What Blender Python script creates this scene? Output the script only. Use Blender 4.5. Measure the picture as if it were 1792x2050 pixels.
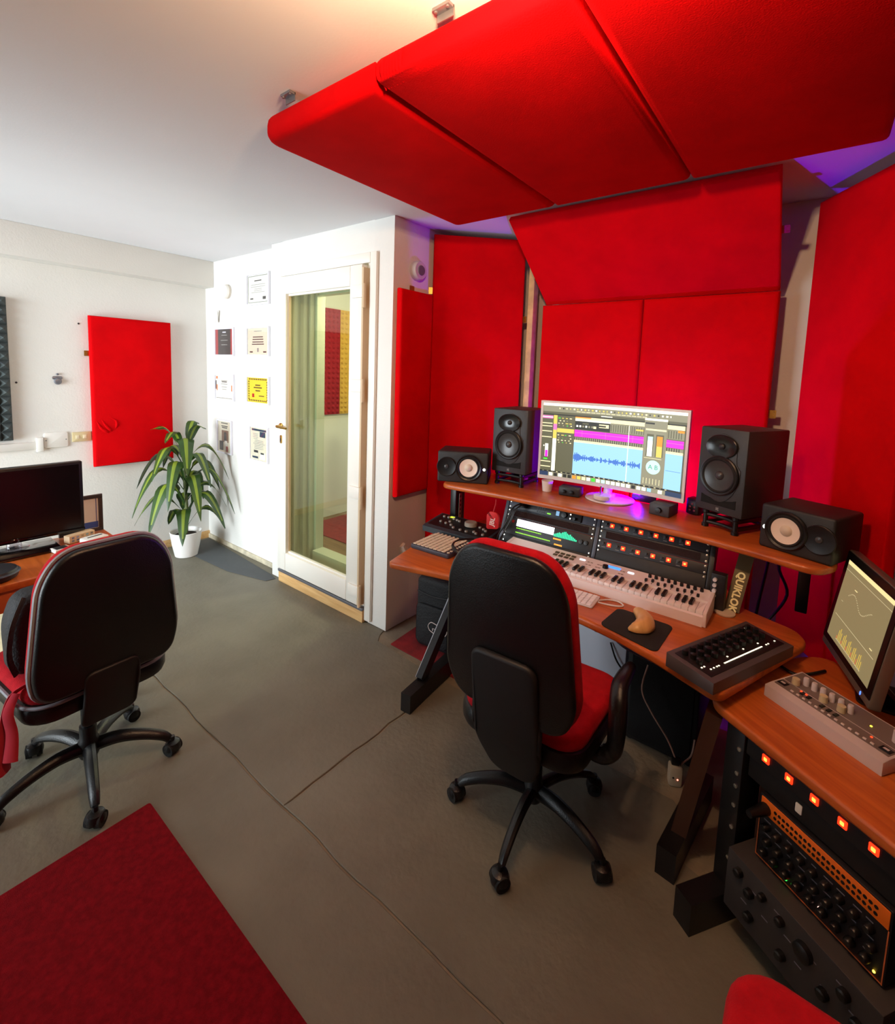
import bpy, math, random
from mathutils import Matrix, Vector
random.seed(7)
R = math.radians
PI = math.pi
S = bpy.context.scene
for o in list(bpy.data.objects): bpy.data.objects.remove(o)
COL = S.collection

# ------------------------------------------------------------------ camera
FPX, PPY = 955.0, 840.0                       # focal length and principal row in pixels of a 1792x2050 frame
cam_d = bpy.data.cameras.new('camera'); cam = bpy.data.objects.new('camera', cam_d); COL.objects.link(cam)
yaw, pit, rol = R(37.7), R(-5.70), R(2.0)
fw = Vector((-math.sin(yaw)*math.cos(pit), math.cos(yaw)*math.cos(pit), math.sin(pit)))
rt = Vector((math.cos(yaw), math.sin(yaw), 0)); up = rt.cross(fw)
rt, up = rt*math.cos(rol)+up*math.sin(rol), up*math.cos(rol)-rt*math.sin(rol)
cam.matrix_world = Matrix(((rt.x, up.x, -fw.x, 0), (rt.y, up.y, -fw.y, 0), (rt.z, up.z, -fw.z, 1.6), (0, 0, 0, 1)))
cam_d.sensor_fit = 'VERTICAL'; cam_d.sensor_height = 36; cam_d.sensor_width = 36
cam_d.lens = FPX/2050*36
cam_d.shift_y = (PPY-1025)/2050.0
cam_d.clip_start = 0.02
S.camera = cam

# ------------------------------------------------------------------ world, daylight, exposure
W = bpy.data.worlds.new('world'); S.world = W; W.use_nodes = True
bg = W.node_tree.nodes['Background']; bg.inputs[0].default_value = (.80, .90, 1, 1); bg.inputs[1].default_value = 1.0
S.view_settings.view_transform = 'Standard'; S.view_settings.look = 'None'
S.view_settings.exposure = 0.0; S.view_settings.gamma = 1.0; S.view_settings.use_curve_mapping = False

def area_light(name, loc, target, sx, sy, power, color, spread=180):
    d = bpy.data.lights.new(name, 'AREA'); d.shape = 'RECTANGLE'; d.size = sx; d.size_y = sy; d.energy = power; d.color = color
    d.spread = R(spread)
    o = bpy.data.objects.new(name, d); COL.objects.link(o); o.location = loc
    o.rotation_euler = (Vector(target)-Vector(loc)).to_track_quat('-Z', 'Y').to_euler(); return o
def point_light(name, loc, power, color, r=.04):
    d = bpy.data.lights.new(name, 'POINT'); d.energy = power; d.color = color; d.shadow_soft_size = r
    o = bpy.data.objects.new(name, d); COL.objects.link(o); o.location = loc; return o
# daylight entering through the glazed opening in the rear wall (window_1)
area_light('daylight_window', (-3.25, -1.62, 1.25), (-3.45, 2.0, 1.1), 1.7, 2.0, 70, (.86, .95, 1), 94)
# ------------------------------------------------------------------ materials
def lin(c):
    return tuple((v/255/12.92 if v/255 <= .04045 else ((v/255+.055)/1.055)**2.4) for v in c)
MATS = {}
def mat(name, rgb, rough=.5, metal=0, var=0, vscale=8, bump=0, bscale=60, emit=None, es=1, spec=.5, var2=None, coat=0):
    if name in MATS: return MATS[name]
    m = bpy.data.materials.new(name); m.use_nodes = True; nt = m.node_tree; b = nt.nodes['Principled BSDF']
    c = lin(rgb)+(1,)
    b.inputs['Base Color'].default_value = c; b.inputs['Roughness'].default_value = rough; b.inputs['Metallic'].default_value = metal
    b.inputs['Specular IOR Level'].default_value = spec
    if coat: b.inputs['Coat Weight'].default_value = coat
    if emit is not None:
        b.inputs['Emission Color'].default_value = lin(emit)+(1,); b.inputs['Emission Strength'].default_value = es
    if var or bump:
        tc = nt.nodes.new('ShaderNodeTexCoord')
    if var:
        n = nt.nodes.new('ShaderNodeTexNoise'); n.inputs['Scale'].default_value = vscale; n.inputs['Detail'].default_value = 6
        nt.links.new(tc.outputs['Object'], n.inputs['Vector'])
        cr = nt.nodes.new('ShaderNodeValToRGB'); nt.links.new(n.outputs['Fac'], cr.inputs[0])
        c2 = lin(var2)+(1,) if var2 else tuple(v*(1-var) for v in c[:3])+(1,)
        cr.color_ramp.elements[0].position = .35; cr.color_ramp.elements[1].position = .68
        cr.color_ramp.elements[0].color = c2
        cr.color_ramp.elements[1].color = tuple(min(1, v*(1+var*.4)) for v in c[:3])+(1,) if not var2 else c
        nt.links.new(cr.outputs[0], b.inputs['Base Color'])
    if bump:
        n2 = nt.nodes.new('ShaderNodeTexNoise'); n2.inputs['Scale'].default_value = bscale; n2.inputs['Detail'].default_value = 3
        nt.links.new(tc.outputs['Object'], n2.inputs['Vector'])
        bm = nt.nodes.new('ShaderNodeBump'); bm.inputs['Strength'].default_value = bump; bm.inputs['Distance'].default_value = .01
        nt.links.new(n2.outputs['Fac'], bm.inputs['Height']); nt.links.new(bm.outputs[0], b.inputs['Normal'])
    MATS[name] = m; return m
def wood(name, c1, c2, rough=.35, scale=(1.2, 14, 14), rotz=0):
    m = bpy.data.materials.new(name); m.use_nodes = True; nt = m.node_tree; b = nt.nodes['Principled BSDF']
    tc = nt.nodes.new('ShaderNodeTexCoord'); mp = nt.nodes.new('ShaderNodeMapping'); mp.inputs['Scale'].default_value = scale; mp.inputs['Rotation'].default_value = (0, 0, rotz)
    n = nt.nodes.new('ShaderNodeTexNoise'); n.inputs['Scale'].default_value = 3; n.inputs['Detail'].default_value = 8; n.inputs['Distortion'].default_value = .6
    cr = nt.nodes.new('ShaderNodeValToRGB'); cr.color_ramp.elements[0].position = .3; cr.color_ramp.elements[1].position = .7
    cr.color_ramp.elements[0].color = lin(c1)+(1,); cr.color_ramp.elements[1].color = lin(c2)+(1,)
    nt.links.new(tc.outputs['Object'], mp.inputs[0]); nt.links.new(mp.outputs[0], n.inputs[0]); nt.links.new(n.outputs['Fac'], cr.inputs[0]); nt.links.new(cr.outputs[0], b.inputs['Base Color'])
    b.inputs['Roughness'].default_value = rough; return m
def glow(name, rgb, s):
    return mat(name, (10, 10, 10), .4, emit=rgb, es=s)
def glass(name, tint, rough=.0, reflect=1.0):
    m = bpy.data.materials.new(name); m.use_nodes = True; nt = m.node_tree; nt.nodes.clear()
    out = nt.nodes.new('ShaderNodeOutputMaterial'); mx = nt.nodes.new('ShaderNodeMixShader'); lw = nt.nodes.new('ShaderNodeLayerWeight'); pw = nt.nodes.new('ShaderNodeMath'); pw.operation = 'POWER'; pw.inputs[1].default_value = 4; nt.links.new(lw.outputs['Facing'], pw.inputs[0]); fr = nt.nodes.new('ShaderNodeMath'); fr.operation = 'MULTIPLY_ADD'; fr.inputs[1].default_value = .8; fr.inputs[2].default_value = .045; nt.links.new(pw.outputs[0], fr.inputs[0])
    t = nt.nodes.new('ShaderNodeBsdfTransparent'); t.inputs[0].default_value = tint+(1,)
    g = nt.nodes.new('ShaderNodeBsdfGlossy'); g.inputs['Roughness'].default_value = rough; g.inputs[0].default_value = (reflect,)*3+(1,)
    nt.links.new(fr.outputs[0], mx.inputs[0]); nt.links.new(t.outputs[0], mx.inputs[1]); nt.links.new(g.outputs[0], mx.inputs[2]); nt.links.new(mx.outputs[0], out.inputs[0])
    return m

RED = mat('red_fabric', (208, 2, 9), .9, var=.12, vscale=5, bump=.15, bscale=220, spec=.06)
REDC = mat('red_upholstery', (190, 14, 30), .9, var=.15, vscale=30, bump=.25, bscale=300, spec=.2)
WALL = mat('white_plaster', (226, 224, 218), .85, var=.04, vscale=2, bump=.12, bscale=90)
CEIL = mat('ceiling_paint', (228, 229, 232), .9, var=.03, vscale=1.5, bump=.04, bscale=120)
WHITE = mat('white_lacquer', (232, 230, 224), .35)
BLACK = mat('black_plastic', (16, 16, 17), .38, bump=.05, bscale=400)
BLACKM = mat('matt_black_vinyl', (19, 18, 20), .55)
BLKMET = mat('black_steel', (15, 14, 15), .4, bump=.08, bscale=300)
DARK = mat('dark_charcoal', (34, 34, 37), .5)
GREYM = mat('grey_metal', (128, 130, 138), .35, metal=.6)
CHROME = mat('chrome', (215, 215, 220), .2, metal=1)
SCREW = mat('screw_steel', (225, 222, 210), .25, metal=.9)
BRASS = mat('brass', (190, 150, 80), .3, metal=1)
WOOD = wood('cherry_laminate', (168, 78, 28), (202, 106, 44), .32)
WOODE = mat('cherry_edge', (190, 98, 50), .35)
PINE = wood('pine', (196, 150, 92), (222, 182, 124), .5)
RUBBER = mat('rubber', (12, 12, 12), .75)

for m_, w_ in ((RED, .005), (REDC, .04)):
    b_ = m_.node_tree.nodes['Principled BSDF']; b_.inputs['Sheen Weight'].default_value = w_; b_.inputs['Sheen Roughness'].default_value = .45
# ------------------------------------------------------------------ mesh builder
def rrect(x0, x1, y0, y1, r=0, n=4):
    if r <= 0: return [(x0, y0), (x1, y0), (x1, y1), (x0, y1)]
    P = []
    for cx, cy, a in ((x1-r, y0+r, -90), (x1-r, y1-r, 0), (x0+r, y1-r, 90), (x0+r, y0+r, 180)):
        for i in range(n+1):
            t = R(a+90*i/n); P.append((cx+r*math.cos(t), cy+r*math.sin(t)))
    return P
def rpoly(pts, rad, n=5):
    """round the corners of a counter-clockwise polygon; rad is a number or a list"""
    P = []; N = len(pts)
    for i in range(N):
        a, b, c = Vector(pts[i-1]), Vector(pts[i]), Vector(pts[(i+1) % N])
        r = rad[i] if isinstance(rad, (list, tuple)) else rad
        u = (a-b).normalized(); v = (c-b).normalized()
        if r <= 0: P.append(tuple(b)); continue
        half = math.acos(max(-1, min(1, u.dot(v))))/2; p0 = b+u*r; p2 = b+v*r
        if half > R(88): P.append(tuple(b)); continue
        rad_ = r*math.tan(half); c0 = b+(u+v).normalized()*(rad_/math.sin(half))
        a0 = math.atan2(p0.y-c0.y, p0.x-c0.x); a1 = math.atan2(p2.y-c0.y, p2.x-c0.x); da = (a1-a0+PI) % (2*PI)-PI
        for k in range(n+1):
            t = a0+da*k/n; P.append((c0.x+rad_*math.cos(t), c0.y+rad_*math.sin(t)))
    return P
def inset(pts, d):
    N = len(pts); out = []
    for i in range(N):
        a, b, c = Vector(pts[i-1]), Vector(pts[i]), Vector(pts[(i+1) % N])
        e1 = (b-a); e2 = (c-b)
        if e1.length < 1e-9: e1 = e2
        if e2.length < 1e-9: e2 = e1
        n1 = Vector((-e1.y, e1.x)).normalized(); n2 = Vector((-e2.y, e2.x)).normalized()
        m = (n1+n2); L = m.length
        m = n1 if L < 1e-6 else m/L
        k = 1/max(.5, m.dot(n1)); q = b+m*d*k; out.append((q.x, q.y))
    return out
XY = Matrix.Identity(4)
def frame(o, u, v, w=None):
    u = Vector(u).normalized(); v = Vector(v).normalized(); w = Vector(w) if w else u.cross(v)
    return Matrix(((u.x, v.x, w.x, o[0]), (u.y, v.y, w.y, o[1]), (u.z, v.z, w.z, o[2]), (0, 0, 0, 1)))
XZ = frame((0, 0, 0), (1, 0, 0), (0, 0, 1))        # u = x, v = z, height = -y (towards the viewer)
YZ = frame((0, 0, 0), (0, 1, 0), (0, 0, 1))        # u = y, v = z, height = +x
class MB:
    def __init__(s): s.v = []; s.f = []; s.m = []; s.mi = 0; s.T = Matrix.Identity(4)
    def add(s, vs, fs):
        o = len(s.v); s.v += [tuple(s.T @ Vector(p)) for p in vs]
        for f in fs: s.f.append([i+o for i in f]); s.m.append(s.mi)
        return s
    def slab(s, pts, h0, h1, bev=0, M=XY, seg=2, lo=True):
        rings = []
        if bev > 0:
            for k in range(seg+1):
                a = PI/2*k/seg
                if lo: rings.append((bev*(1-math.sin(a)), h0+bev*(1-math.cos(a))))
            if not lo: rings.append((0, h0))
            for k in range(seg+1):
                a = PI/2*k/seg; rings.append((bev*(1-math.cos(a)), h1-bev*(1-math.sin(a))))
        else: rings = [(0, h0), (0, h1)]
        vs = []; N = len(pts)
        for d, h in rings:
            q = inset(pts, d) if d > 1e-9 else pts
            vs += [M @ Vector((x, y, h)) for x, y in q]
        fs = [list(range(N))[::-1], [(len(rings)-1)*N+i for i in range(N)]]
        for r in range(len(rings)-1):
            for i in range(N):
                j = (i+1) % N; fs.append([r*N+i, r*N+j, (r+1)*N+j, (r+1)*N+i])
        return s.add(vs, fs)
    def box(s, x0, x1, y0, y1, z0, z1, bev=0, r=0):
        return s.slab(rrect(x0, x1, y0, y1, r), z0, z1, bev)
    def bbox(s, x0, x1, y0, y1, z0, z1, bev=.004):     # all edges softened
        return s.slab(rrect(x0, x1, y0, y1, bev*1.2, 2), z0, z1, bev)
    def cyl(s, p0, p1, r0, r1=None, n=16, caps=True):
        r1 = r0 if r1 is None else r1; p0 = Vector(p0); p1 = Vector(p1); w = (p1-p0).normalized()
        u = w.orthogonal().normalized(); v = w.cross(u); vs = []
        for p, r in ((p0, r0), (p1, r1)):
            vs += [p+(u*math.cos(2*PI*i/n)+v*math.sin(2*PI*i/n))*r for i in range(n)]
        fs = [[i, (i+1) % n, n+(i+1) % n, n+i] for i in range(n)]
        if caps: fs += [list(range(n))[::-1], list(range(n, 2*n))]
        return s.add(vs, fs)
    def lathe(s, prof, M=XY, n=24, sx=1, sy=1, caps=True):
        vs = []; fs = []; K = len(prof)
        for r, h in prof:
            vs += [M @ Vector((r*sx*math.cos(2*PI*i/n), r*sy*math.sin(2*PI*i/n), h)) for i in range(n)]
        for k in range(K-1):
            for i in range(n):
                j = (i+1) % n; fs.append([k*n+i, k*n+j, (k+1)*n+j, (k+1)*n+i])
        if caps: fs.append([i for i in range(n)][::-1]); fs.append([(K-1)*n+i for i in range(n)])
        return s.add(vs, fs)
    def tube(s, path, r, n=8, closed=False, smooth=0, flat=1):
        P = [Vector(p) for p in path]
        if smooth:
            Q = []
            N = len(P)
            for i in range(N-1):
                a = P[max(0, i-1)]; b = P[i]; c = P[i+1]; d = P[min(N-1, i+2)]
                for k in range(smooth):
                    t = k/smooth
                    Q.append(.5*((2*b)+(c-a)*t+(2*a-5*b+4*c-d)*t*t+(3*b-a-3*c+d)*t**3))
            Q.append(P[-1]); 
            if isinstance(r, (list, tuple)):
                rr = []
                for i in range(N-1):
                    for k in range(smooth): rr.append(r[i]+(r[i+1]-r[i])*k/smooth)
                r = rr+[r[-1]]
            P = Q
        N = len(P); rs = r if isinstance(r, (list, tuple)) else [r]*N
        vs = []; fs = []; u = None
        for i in range(N):
            t = (P[min(N-1, i+1)]-P[max(0, i-1)]).normalized()
            if u is None: u = t.orthogonal().normalized()
            else:
                u = (u-t*u.dot(t)); u = u.normalized() if u.length > 1e-6 else t.orthogonal().normalized()
            v = t.cross(u)
            vs += [P[i]+(u*math.cos(2*PI*k/n)+v*flat*math.sin(2*PI*k/n))*rs[i] for k in range(n)]
        for i in range(N-1):
            for k in range(n):
                j = (k+1) % n; fs.append([i*n+k, i*n+j, (i+1)*n+j, (i+1)*n+k])
        fs += [list(range(n))[::-1], [(N-1)*n+k for k in range(n)]]
        return s.add(vs, fs)
    def bar(s, p0, p1, w, h, upv=(0, 0, 1), bev=0, w1=None, h1=None):
        p0 = Vector(p0); p1 = Vector(p1); t = (p1-p0).normalized(); u = t.cross(Vector(upv)).normalized(); v = u.cross(t)
        w1 = w if w1 is None else w1; h1 = h if h1 is None else h1
        vs = [p0+u*a*w/2+v*b*h/2 for a, b in ((-1, -1), (1, -1), (1, 1), (-1, 1))]+[p1+u*a*w1/2+v*b*h1/2 for a, b in ((-1, -1), (1, -1), (1, 1), (-1, 1))]
        return s.add(vs, [[3, 2, 1, 0], [4, 5, 6, 7], [0, 1, 5, 4], [1, 2, 6, 5], [2, 3, 7, 6], [3, 0, 4, 7]])
    def quad(s, a, b, c, d): return s.add([a, b, c, d], [[0, 1, 2, 3]])
    def sphere(s, c, r, n=14, m=8, sz=1):
        return s.lathe([(max(1e-4, r*math.sin(PI*k/m)), -r*sz*math.cos(PI*k/m)) for k in range(m+1)], Matrix.Translation(c), n)
    def warp(s, fn): s.v = [tuple(fn(*p)) for p in s.v]; return s
    def build(s, name, mats, parent=None, ang=35, loc=None):
        me = bpy.data.meshes.new(name); me.from_pydata(s.v, [], s.f); me.update()
        ms = mats if isinstance(mats, (list, tuple)) else [mats]
        for m in ms: me.materials.append(m)
        if len(ms) > 1: me.polygons.foreach_set('material_index', s.m)
        me.polygons.foreach_set('use_smooth', [True]*len(me.polygons)); me.set_sharp_from_angle(angle=R(ang))
        o = bpy.data.objects.new(name, me); COL.objects.link(o)
        if parent: o.parent = parent
        if loc: o.location = loc
        return o
def thing(name, label, cat, loc=(0, 0, 0), rot=0, group=None):
    o = bpy.data.objects.new(name, None); COL.objects.link(o); o.empty_display_size = .05
    o.location = loc; o.rotation_euler = (0, 0, rot) if not isinstance(rot, tuple) else rot
    o['label'] = label; o['category'] = cat
    if group: o['group'] = group
    return o
def tag(o, label, cat, group=None):
    o['label'] = label; o['category'] = cat
    if group: o['group'] = group
    return o
def struct(o): o['kind'] = 'structure'; return o
def stuff(o): o['kind'] = 'stuff'; return o
def share(o, name, parent, loc, rot=(0, 0, 0), scale=None):
    c = bpy.data.objects.new(name, o.data); COL.objects.link(c); c.parent = parent; c.location = loc; c.rotation_euler = rot
    if scale: c.scale = scale
    return c
def text_part(name, body, size, m, parent, loc, rot=(0, 0, 0), ext=.0004, align='CENTER', bold=0):
    cu = bpy.data.curves.new('t', 'FONT'); cu.body = body; cu.size = size; cu.extrude = ext; cu.offset = bold; cu.align_x = align; cu.align_y = 'CENTER'; cu.resolution_u = 3
    t = bpy.data.objects.new('t', cu); COL.objects.link(t); dg = bpy.context.evaluated_depsgraph_get()
    me = bpy.data.meshes.new_from_object(t.evaluated_get(dg)); bpy.data.objects.remove(t)
    me.materials.clear(); me.materials.append(m)
    o = bpy.data.objects.new(name, me); COL.objects.link(o); o.parent = parent; o.location = loc; o.rotation_euler = rot; return o
def prints(name, items, parent, M, bend=None, step=None):
    """flat print on a surface: items (u0, v0, u1, v1, material); later ones lie a hair above earlier ones"""
    mats = []; b = MB()
    for k, (u0, v0, u1, v1, m) in enumerate(items):
        if m not in mats: mats.append(m)
        b.mi = mats.index(m); h = .0003+.00002*k
        n = max(1, int(abs(u1-u0)/step+.5)) if step else 1
        for i in range(n):
            a = u0+(u1-u0)*i/n; c = u0+(u1-u0)*(i+1)/n
            P = [(a, v0, h), (c, v0, h), (c, v1, h), (a, v1, h)]
            if bend: P = [bend(*p) for p in P]
            b.add([M @ Vector(p) for p in P], [[0, 1, 2, 3]])
    return b.build(name, mats, parent)
# ================================================================== SETTING
FLOORP = mat('grey_floor_paint', (121, 117, 102), .62, var=.16, vscale=3.2, bump=.25, bscale=40, var2=(108, 104, 90))
FLOORB = mat('beige_concrete', (142, 132, 112), .8, var=.25, vscale=5, bump=.3, bscale=60)
GROOVE = mat('floor_gap', (30, 28, 25), .9)
def wobble(a, b, n, amp, seed):
    rnd = random.Random(seed); P = []
    for i in range(n+1):
        t = i/n; j = rnd.uniform(-amp, amp) if 0 < i < n else 0
        dx, dy = b[0]-a[0], b[1]-a[1]; L = math.hypot(dx, dy)
        P.append((a[0]+dx*t-dy/L*j, a[1]+dy*t+dx/L*j))
    return P
fl = struct(MB().box(-4.5, 1.0, -1.8, 4.2, -.1, -.006).build('floor', FLOORB))
g = .004
seamA = wobble((-4.35, .928), (-1.412, .922), 26, .005, 1)
seamB = wobble((-1.412, .922), (1.0, .935), 24, .005, 2)
seamC = wobble((-1.412, .922), (-1.40, 1.875), 14, .006, 3)
def off(P, dx, dy): return [(x+dx, y+dy) for x, y in P]
back = [(-1.40-g, 1.86), (-1.93, 1.90), (-1.97, 1.955), (-1.985, 2.0), (-3.2, 2.0), (-3.2, 2.07), (-4.35, 2.07)]
pA = off(seamA, 0, g)+off(seamC, -g, 0)[1:-1]+back
pB = off(seamB, 0, g)+[(1.0, 1.6), (-.1, 1.62), (-.25, 1.66), (-.272, 1.86), (-.30, 1.887), (-.58, 1.885), (-1.40+g, 1.865)]+off(seamC, g, 0)[::-1][1:-1]
pC = [(-4.35, -1.75), (1.0, -1.75)]+off(seamB, 0, -g)[::-1]+off(seamA, 0, -g)[::-1][1:]
for P in (pA, pB, pC): MB().slab(P, -.006, 0, .0025, seg=1, lo=False).build('floor_panel', FLOORP, fl)

struct(MB().box(-4.5, 1.1, -1.9, 4.2, 2.47, 2.57).build('ceiling', CEIL))
struct(MB().box(-4.5, -4.35, -1.8, 2.3, 0, 2.47).build('wall_left', WALL))
struct(MB().bbox(-4.35, -4.2, -1.8, 2.07, 2.255, 2.47, .004).build('trim_1', WALL))                 # boxed beam
b = MB(); b.box(-4.35, -3.2, 2.07, 2.2, 0, 2.47); b.box(-3.2, -3.06, 2.0, 2.2, 0, 2.47, .004); b.box(-2.13, -1.97, 2.0, 2.2, 0, 2.47, .004); b.box(-3.06, -2.13, 2.0, 2.2, 2.25, 2.47)
struct(b.build('wall_front', WALL))
PLST = mat('stained_plaster', (214, 204, 192), .88, var=.3, vscale=3.5, bump=.25, bscale=30, var2=(190, 176, 158))
ret = struct(MB().box(-2.1, -1.97, 2.2, 3.0, 0, 2.47).build('wall_return', WALL))
struct(MB().box(-2.1, 1.1, 2.9, 3.0, 0, 2.47).build('wall_back', WALL))
struct(MB().box(.95, 1.1, -1.8, 3.0, 0, 2.47).build('wall_right', mat('dark_red_wall', (92, 18, 22), .9)))
b = MB(); b.box(-4.5, -4.15, -1.75, -1.6, 0, 2.47); b.box(-2.35, .95, -1.75, -1.6, 0, 2.47); b.box(-4.15, -2.35, -1.75, -1.6, 2.3, 2.47)
struct(b.build('wall_rear', mat('grey_wall', (120, 116, 112), .9)))
w1 = struct(bpy.data.objects.new('window_1', None)); COL.objects.link(w1); w1.location = (-3.25, -1.68, 0)
b = MB()
for x in (-.9, 0, .9): b.box(x-.03, x+.03, -.03, .03, 0, 2.3, .004)
b.box(-.9, .9, -.03, .03, 0, .06); b.box(-.9, .9, -.03, .03, 2.24, 2.3); b.build('window_frame', WHITE, w1)
for s in (-1, 1): MB().box(s*.45-.41, s*.45+.41, -.004, .004, .07, 2.23).build('pane', glass('clear_pane', (.95, .98, .98)), w1)
# baseboards
struct(MB().box(-4.35, -4.335, -1.6, 2.07, 0, .065, .003).build('baseboard_left', PINE))
CREAM = mat('cream_plaster_skirting', (206, 196, 170), .8, var=.3, vscale=14)
struct(MB().slab(off(wobble((-4.335, 2.058), (-3.2, 2.058), 12, .002, 5), 0, 0)+[(-3.2, 2.07), (-4.335, 2.07)], 0, .04, .003).build('baseboard_front', CREAM))
# old plaster hump at the foot of the return wall
b = MB(); b.tube([(-1.962, 2.12, .52), (-1.955, 2.16, .44), (-1.953, 2.22, .38), (-1.955, 2.27, .36), (-1.965, 2.33, .37)], [.02, .035, .04, .03, .015], 10, smooth=5)
struct(b.build('trim_2', PLST))

# ---- glazed door to the booth
d = struct(bpy.data.objects.new('door_1', None)); COL.objects.link(d); d.location = (-2.6, 2.0, 0)
DW = mat('door_white', (236, 232, 222), .4)
DE = mat('door_edge_beige', (205, 180, 146), .5)
b = MB(); x0, x1 = -.5, .51
b.bbox(x0, x0+.05, -.022, .0, .085, 2.285, .005); b.bbox(x1-.055, x1, -.022, 0, .02, 2.285, .005); b.bbox(x0+.05, x1-.055, -.022, 0, 2.225, 2.285, .005)
b.box(x0+.05, x0+.075, -.004, .04, .1, 2.25); b.box(x1-.085, x1-.055, -.004, .04, .1, 2.25)
b.build('door_frame', DW, d)
MB().box(-.47, .45, -.03, .16, 0, .078, .004).build('threshold', PINE, d)
MB().box(-.47, .45, -.036, .0, .079, .1, .003).build('sill_rail', GREYM, d)
sx0, sx1, gx0, gx1, sz0, sz1, gz0, gz1 = -.445, .42, -.36, .312, .115, 2.215, .25, 2.095
b = MB()
b.bbox(sx0, gx0, -.05, .0, sz0, sz1, .005); b.bbox(gx1, sx1, -.05, .0, sz0, sz1, .005)
b.bbox(gx0, gx1, -.05, .0, sz0, gz0, .005); b.bbox(gx0, gx1, -.05, .0, gz1, sz1, .005)
sash = b.build('sash', DW, d)
MB().box(sx1, sx1+.014, -.05, -.004, sz0, sz1-.02).build('sash_edge', DE, sash)
b = MB(); t = .012
b.box(gx0, gx0+t, -.052, -.012, gz0, gz1); b.box(gx1-t, gx1, -.03, -.012, gz0, gz1); b.box(gx0+t, gx1-t, -.03, -.012, gz0, gz0+t); b.box(gx0+t, gx1-t, -.03, -.012, gz1-t, gz1)
b.build('glazing_bead', DW, sash)
MB().box(gx0+t, gx0+t+.006, -.03, -.012, gz0+t, gz1-t).build('seal_strip', DE, sash)
MB().box(gx0+.004, gx1-.004, -.016, -.010, gz0+.004, gz1-.004).build('pane', glass('green_tinted_pane', (.82, .89, .79), 0, .9), sash)
for z in (.17, .80, 1.46, 2.02):
    h = MB().bbox(gx1+.03, sx1+.015, -.062, -.045, z, z+.075, .004).build('hinge', DW, d)
    MB().cyl((sx1+.02, -.05, z-.06), (sx1+.02, -.05, z+.08), .011, n=12).build('hinge_pin', DE, h)
hd = MB().lathe([(.022, 0), (.022, .006), (.012, .01), (.01, .04)], frame((-.405, -.05, 1.175), (1, 0, 0), (0, 0, 1))).build('handle', BRASS, d)
MB().tube([(-.405, -.085, 1.175), (-.39, -.09, 1.175), (-.33, -.09, 1.172), (-.29, -.088, 1.17)], [.01, .011, .009, .008], 10, smooth=4).build('lever', BRASS, hd)
k = MB().slab(rrect(-.418, -.392, 1.05, 1.11, .01), .05, .054, .001, XZ).build('lock_plate', BRASS, d)
MB().slab(rrect(-.409, -.401, 1.065, 1.09, .003), .0545, .055, 0, XZ).build('keyhole', BLACK, k)

# ---- vocal booth seen through the door
BW = mat('booth_plaster', (226, 224, 214), .85)
JB = mat('jamb_paint', (205, 206, 188), .5)
b = MB()
for i, (xa, ya) in enumerate(((-3.06, 2.02), (-3.03, 2.06), (-2.99, 2.11), (-2.965, 2.15), (-2.94, 2.19))): b.box(-3.06, xa+.02, ya, 2.26, .079, 2.25)
b.box(-2.14, -2.13, 2.02, 2.26, .079, 2.25); b.box(-2.92, -2.14, 2.2, 2.26, 2.12, 2.25); b.box(-2.92, -2.14, 2.16, 2.26, .079, .22)
struct(b.build('trim_3', JB))
struct(MB().box(-4.4, -4.0, 2.2, 4.2, 0, 2.47).build('wall_booth_left', BW))
struct(MB().box(-4.0, -1.97, 4.0, 4.2, 0, 2.47).build('wall_booth_back', BW))
struct(MB().box(-4.0, -2.2, 2.26, 4.0, -.005, .03).build('floor_booth', wood('booth_floor', (120, 90, 60), (150, 115, 80), .5)))
FOAMR = mat('foam_red', (165, 22, 40), .95); FOAMY = mat('foam_yellow', (222, 176, 80), .95)
def foam_board(m, y0, y1, z0, z1, lab):
    t = tag(MB().box(-3.999, -3.975, y0, y1, z0, z1).build('foam_board', m), lab, 'acoustic foam', 'striped foam inside the booth')
    n = max(2, int((y1-y0)/.05)); mz = int((z1-z0)/.05); dy = (y1-y0)/n; dz = (z1-z0)/mz; b = MB()
    for i in range(n):
        for j in range(mz):
            b.cyl((-3.975, y0+(i+.5)*dy, z0+(j+.5)*dz), (-3.958, y0+(i+.5)*dy, z0+(j+.5)*dz), dy*.42, dy*.15, 6)
    stuff(b.build('foam_nubs', m, t))
foam_board(FOAMR, 2.72, 3.27, 1.12, 2.2, 'red foam seen through the door left of the yellow strip')
foam_board(FOAMY, 3.275, 3.48, 1.12, 2.2, 'yellow foam strip seen through the glass door')
foam_board(FOAMR, 3.485, 3.85, 1.12, 2.2, 'red foam seen through the door right of the yellow strip')
tag(MB().box(-3.9, -2.9, 2.75, 3.75, .03, .04, .003).build('booth_rug', mat('booth_rug_red', (150, 40, 40), .95, var=.2, vscale=30)), 'faded red rug on the booth floor behind the glass', 'rug')
ms = thing('microphone_stand', 'black microphone stand with boom inside the glass booth', 'mic stand', (-3.35, 3.05, .041))
MB().lathe([(.13, 0), (.13, .012), (.03, .02), (.02, .03)], n=20).build('base', BLKMET, ms)
MB().cyl((0, 0, .02), (0, 0, 1.35), .011, n=10).build('pole', BLKMET, ms)
MB().cyl((-.12, 0, 1.25), (.22, -.05, 1.52), .009, n=8).build('boom', BLKMET, ms)
mm = MB().cyl((.22, -.05, 1.44), (.22, -.05, 1.62), .03, .028, n=14).build('microphone', DARK, ms)
MB().lathe([(.04, 0), (.044, .02), (.044, .1), (.04, .12)], Matrix.Translation((.22, -.05, 1.5)), 14).build('shock_mount', BLACK, mm)
bl = thing('booth_fill_lamp', 'small added ceiling lamp brightening the booth', 'lamp', (-2.55, 2.85, 2.38))  # added lamp, brightens the booth and the door jamb
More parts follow.
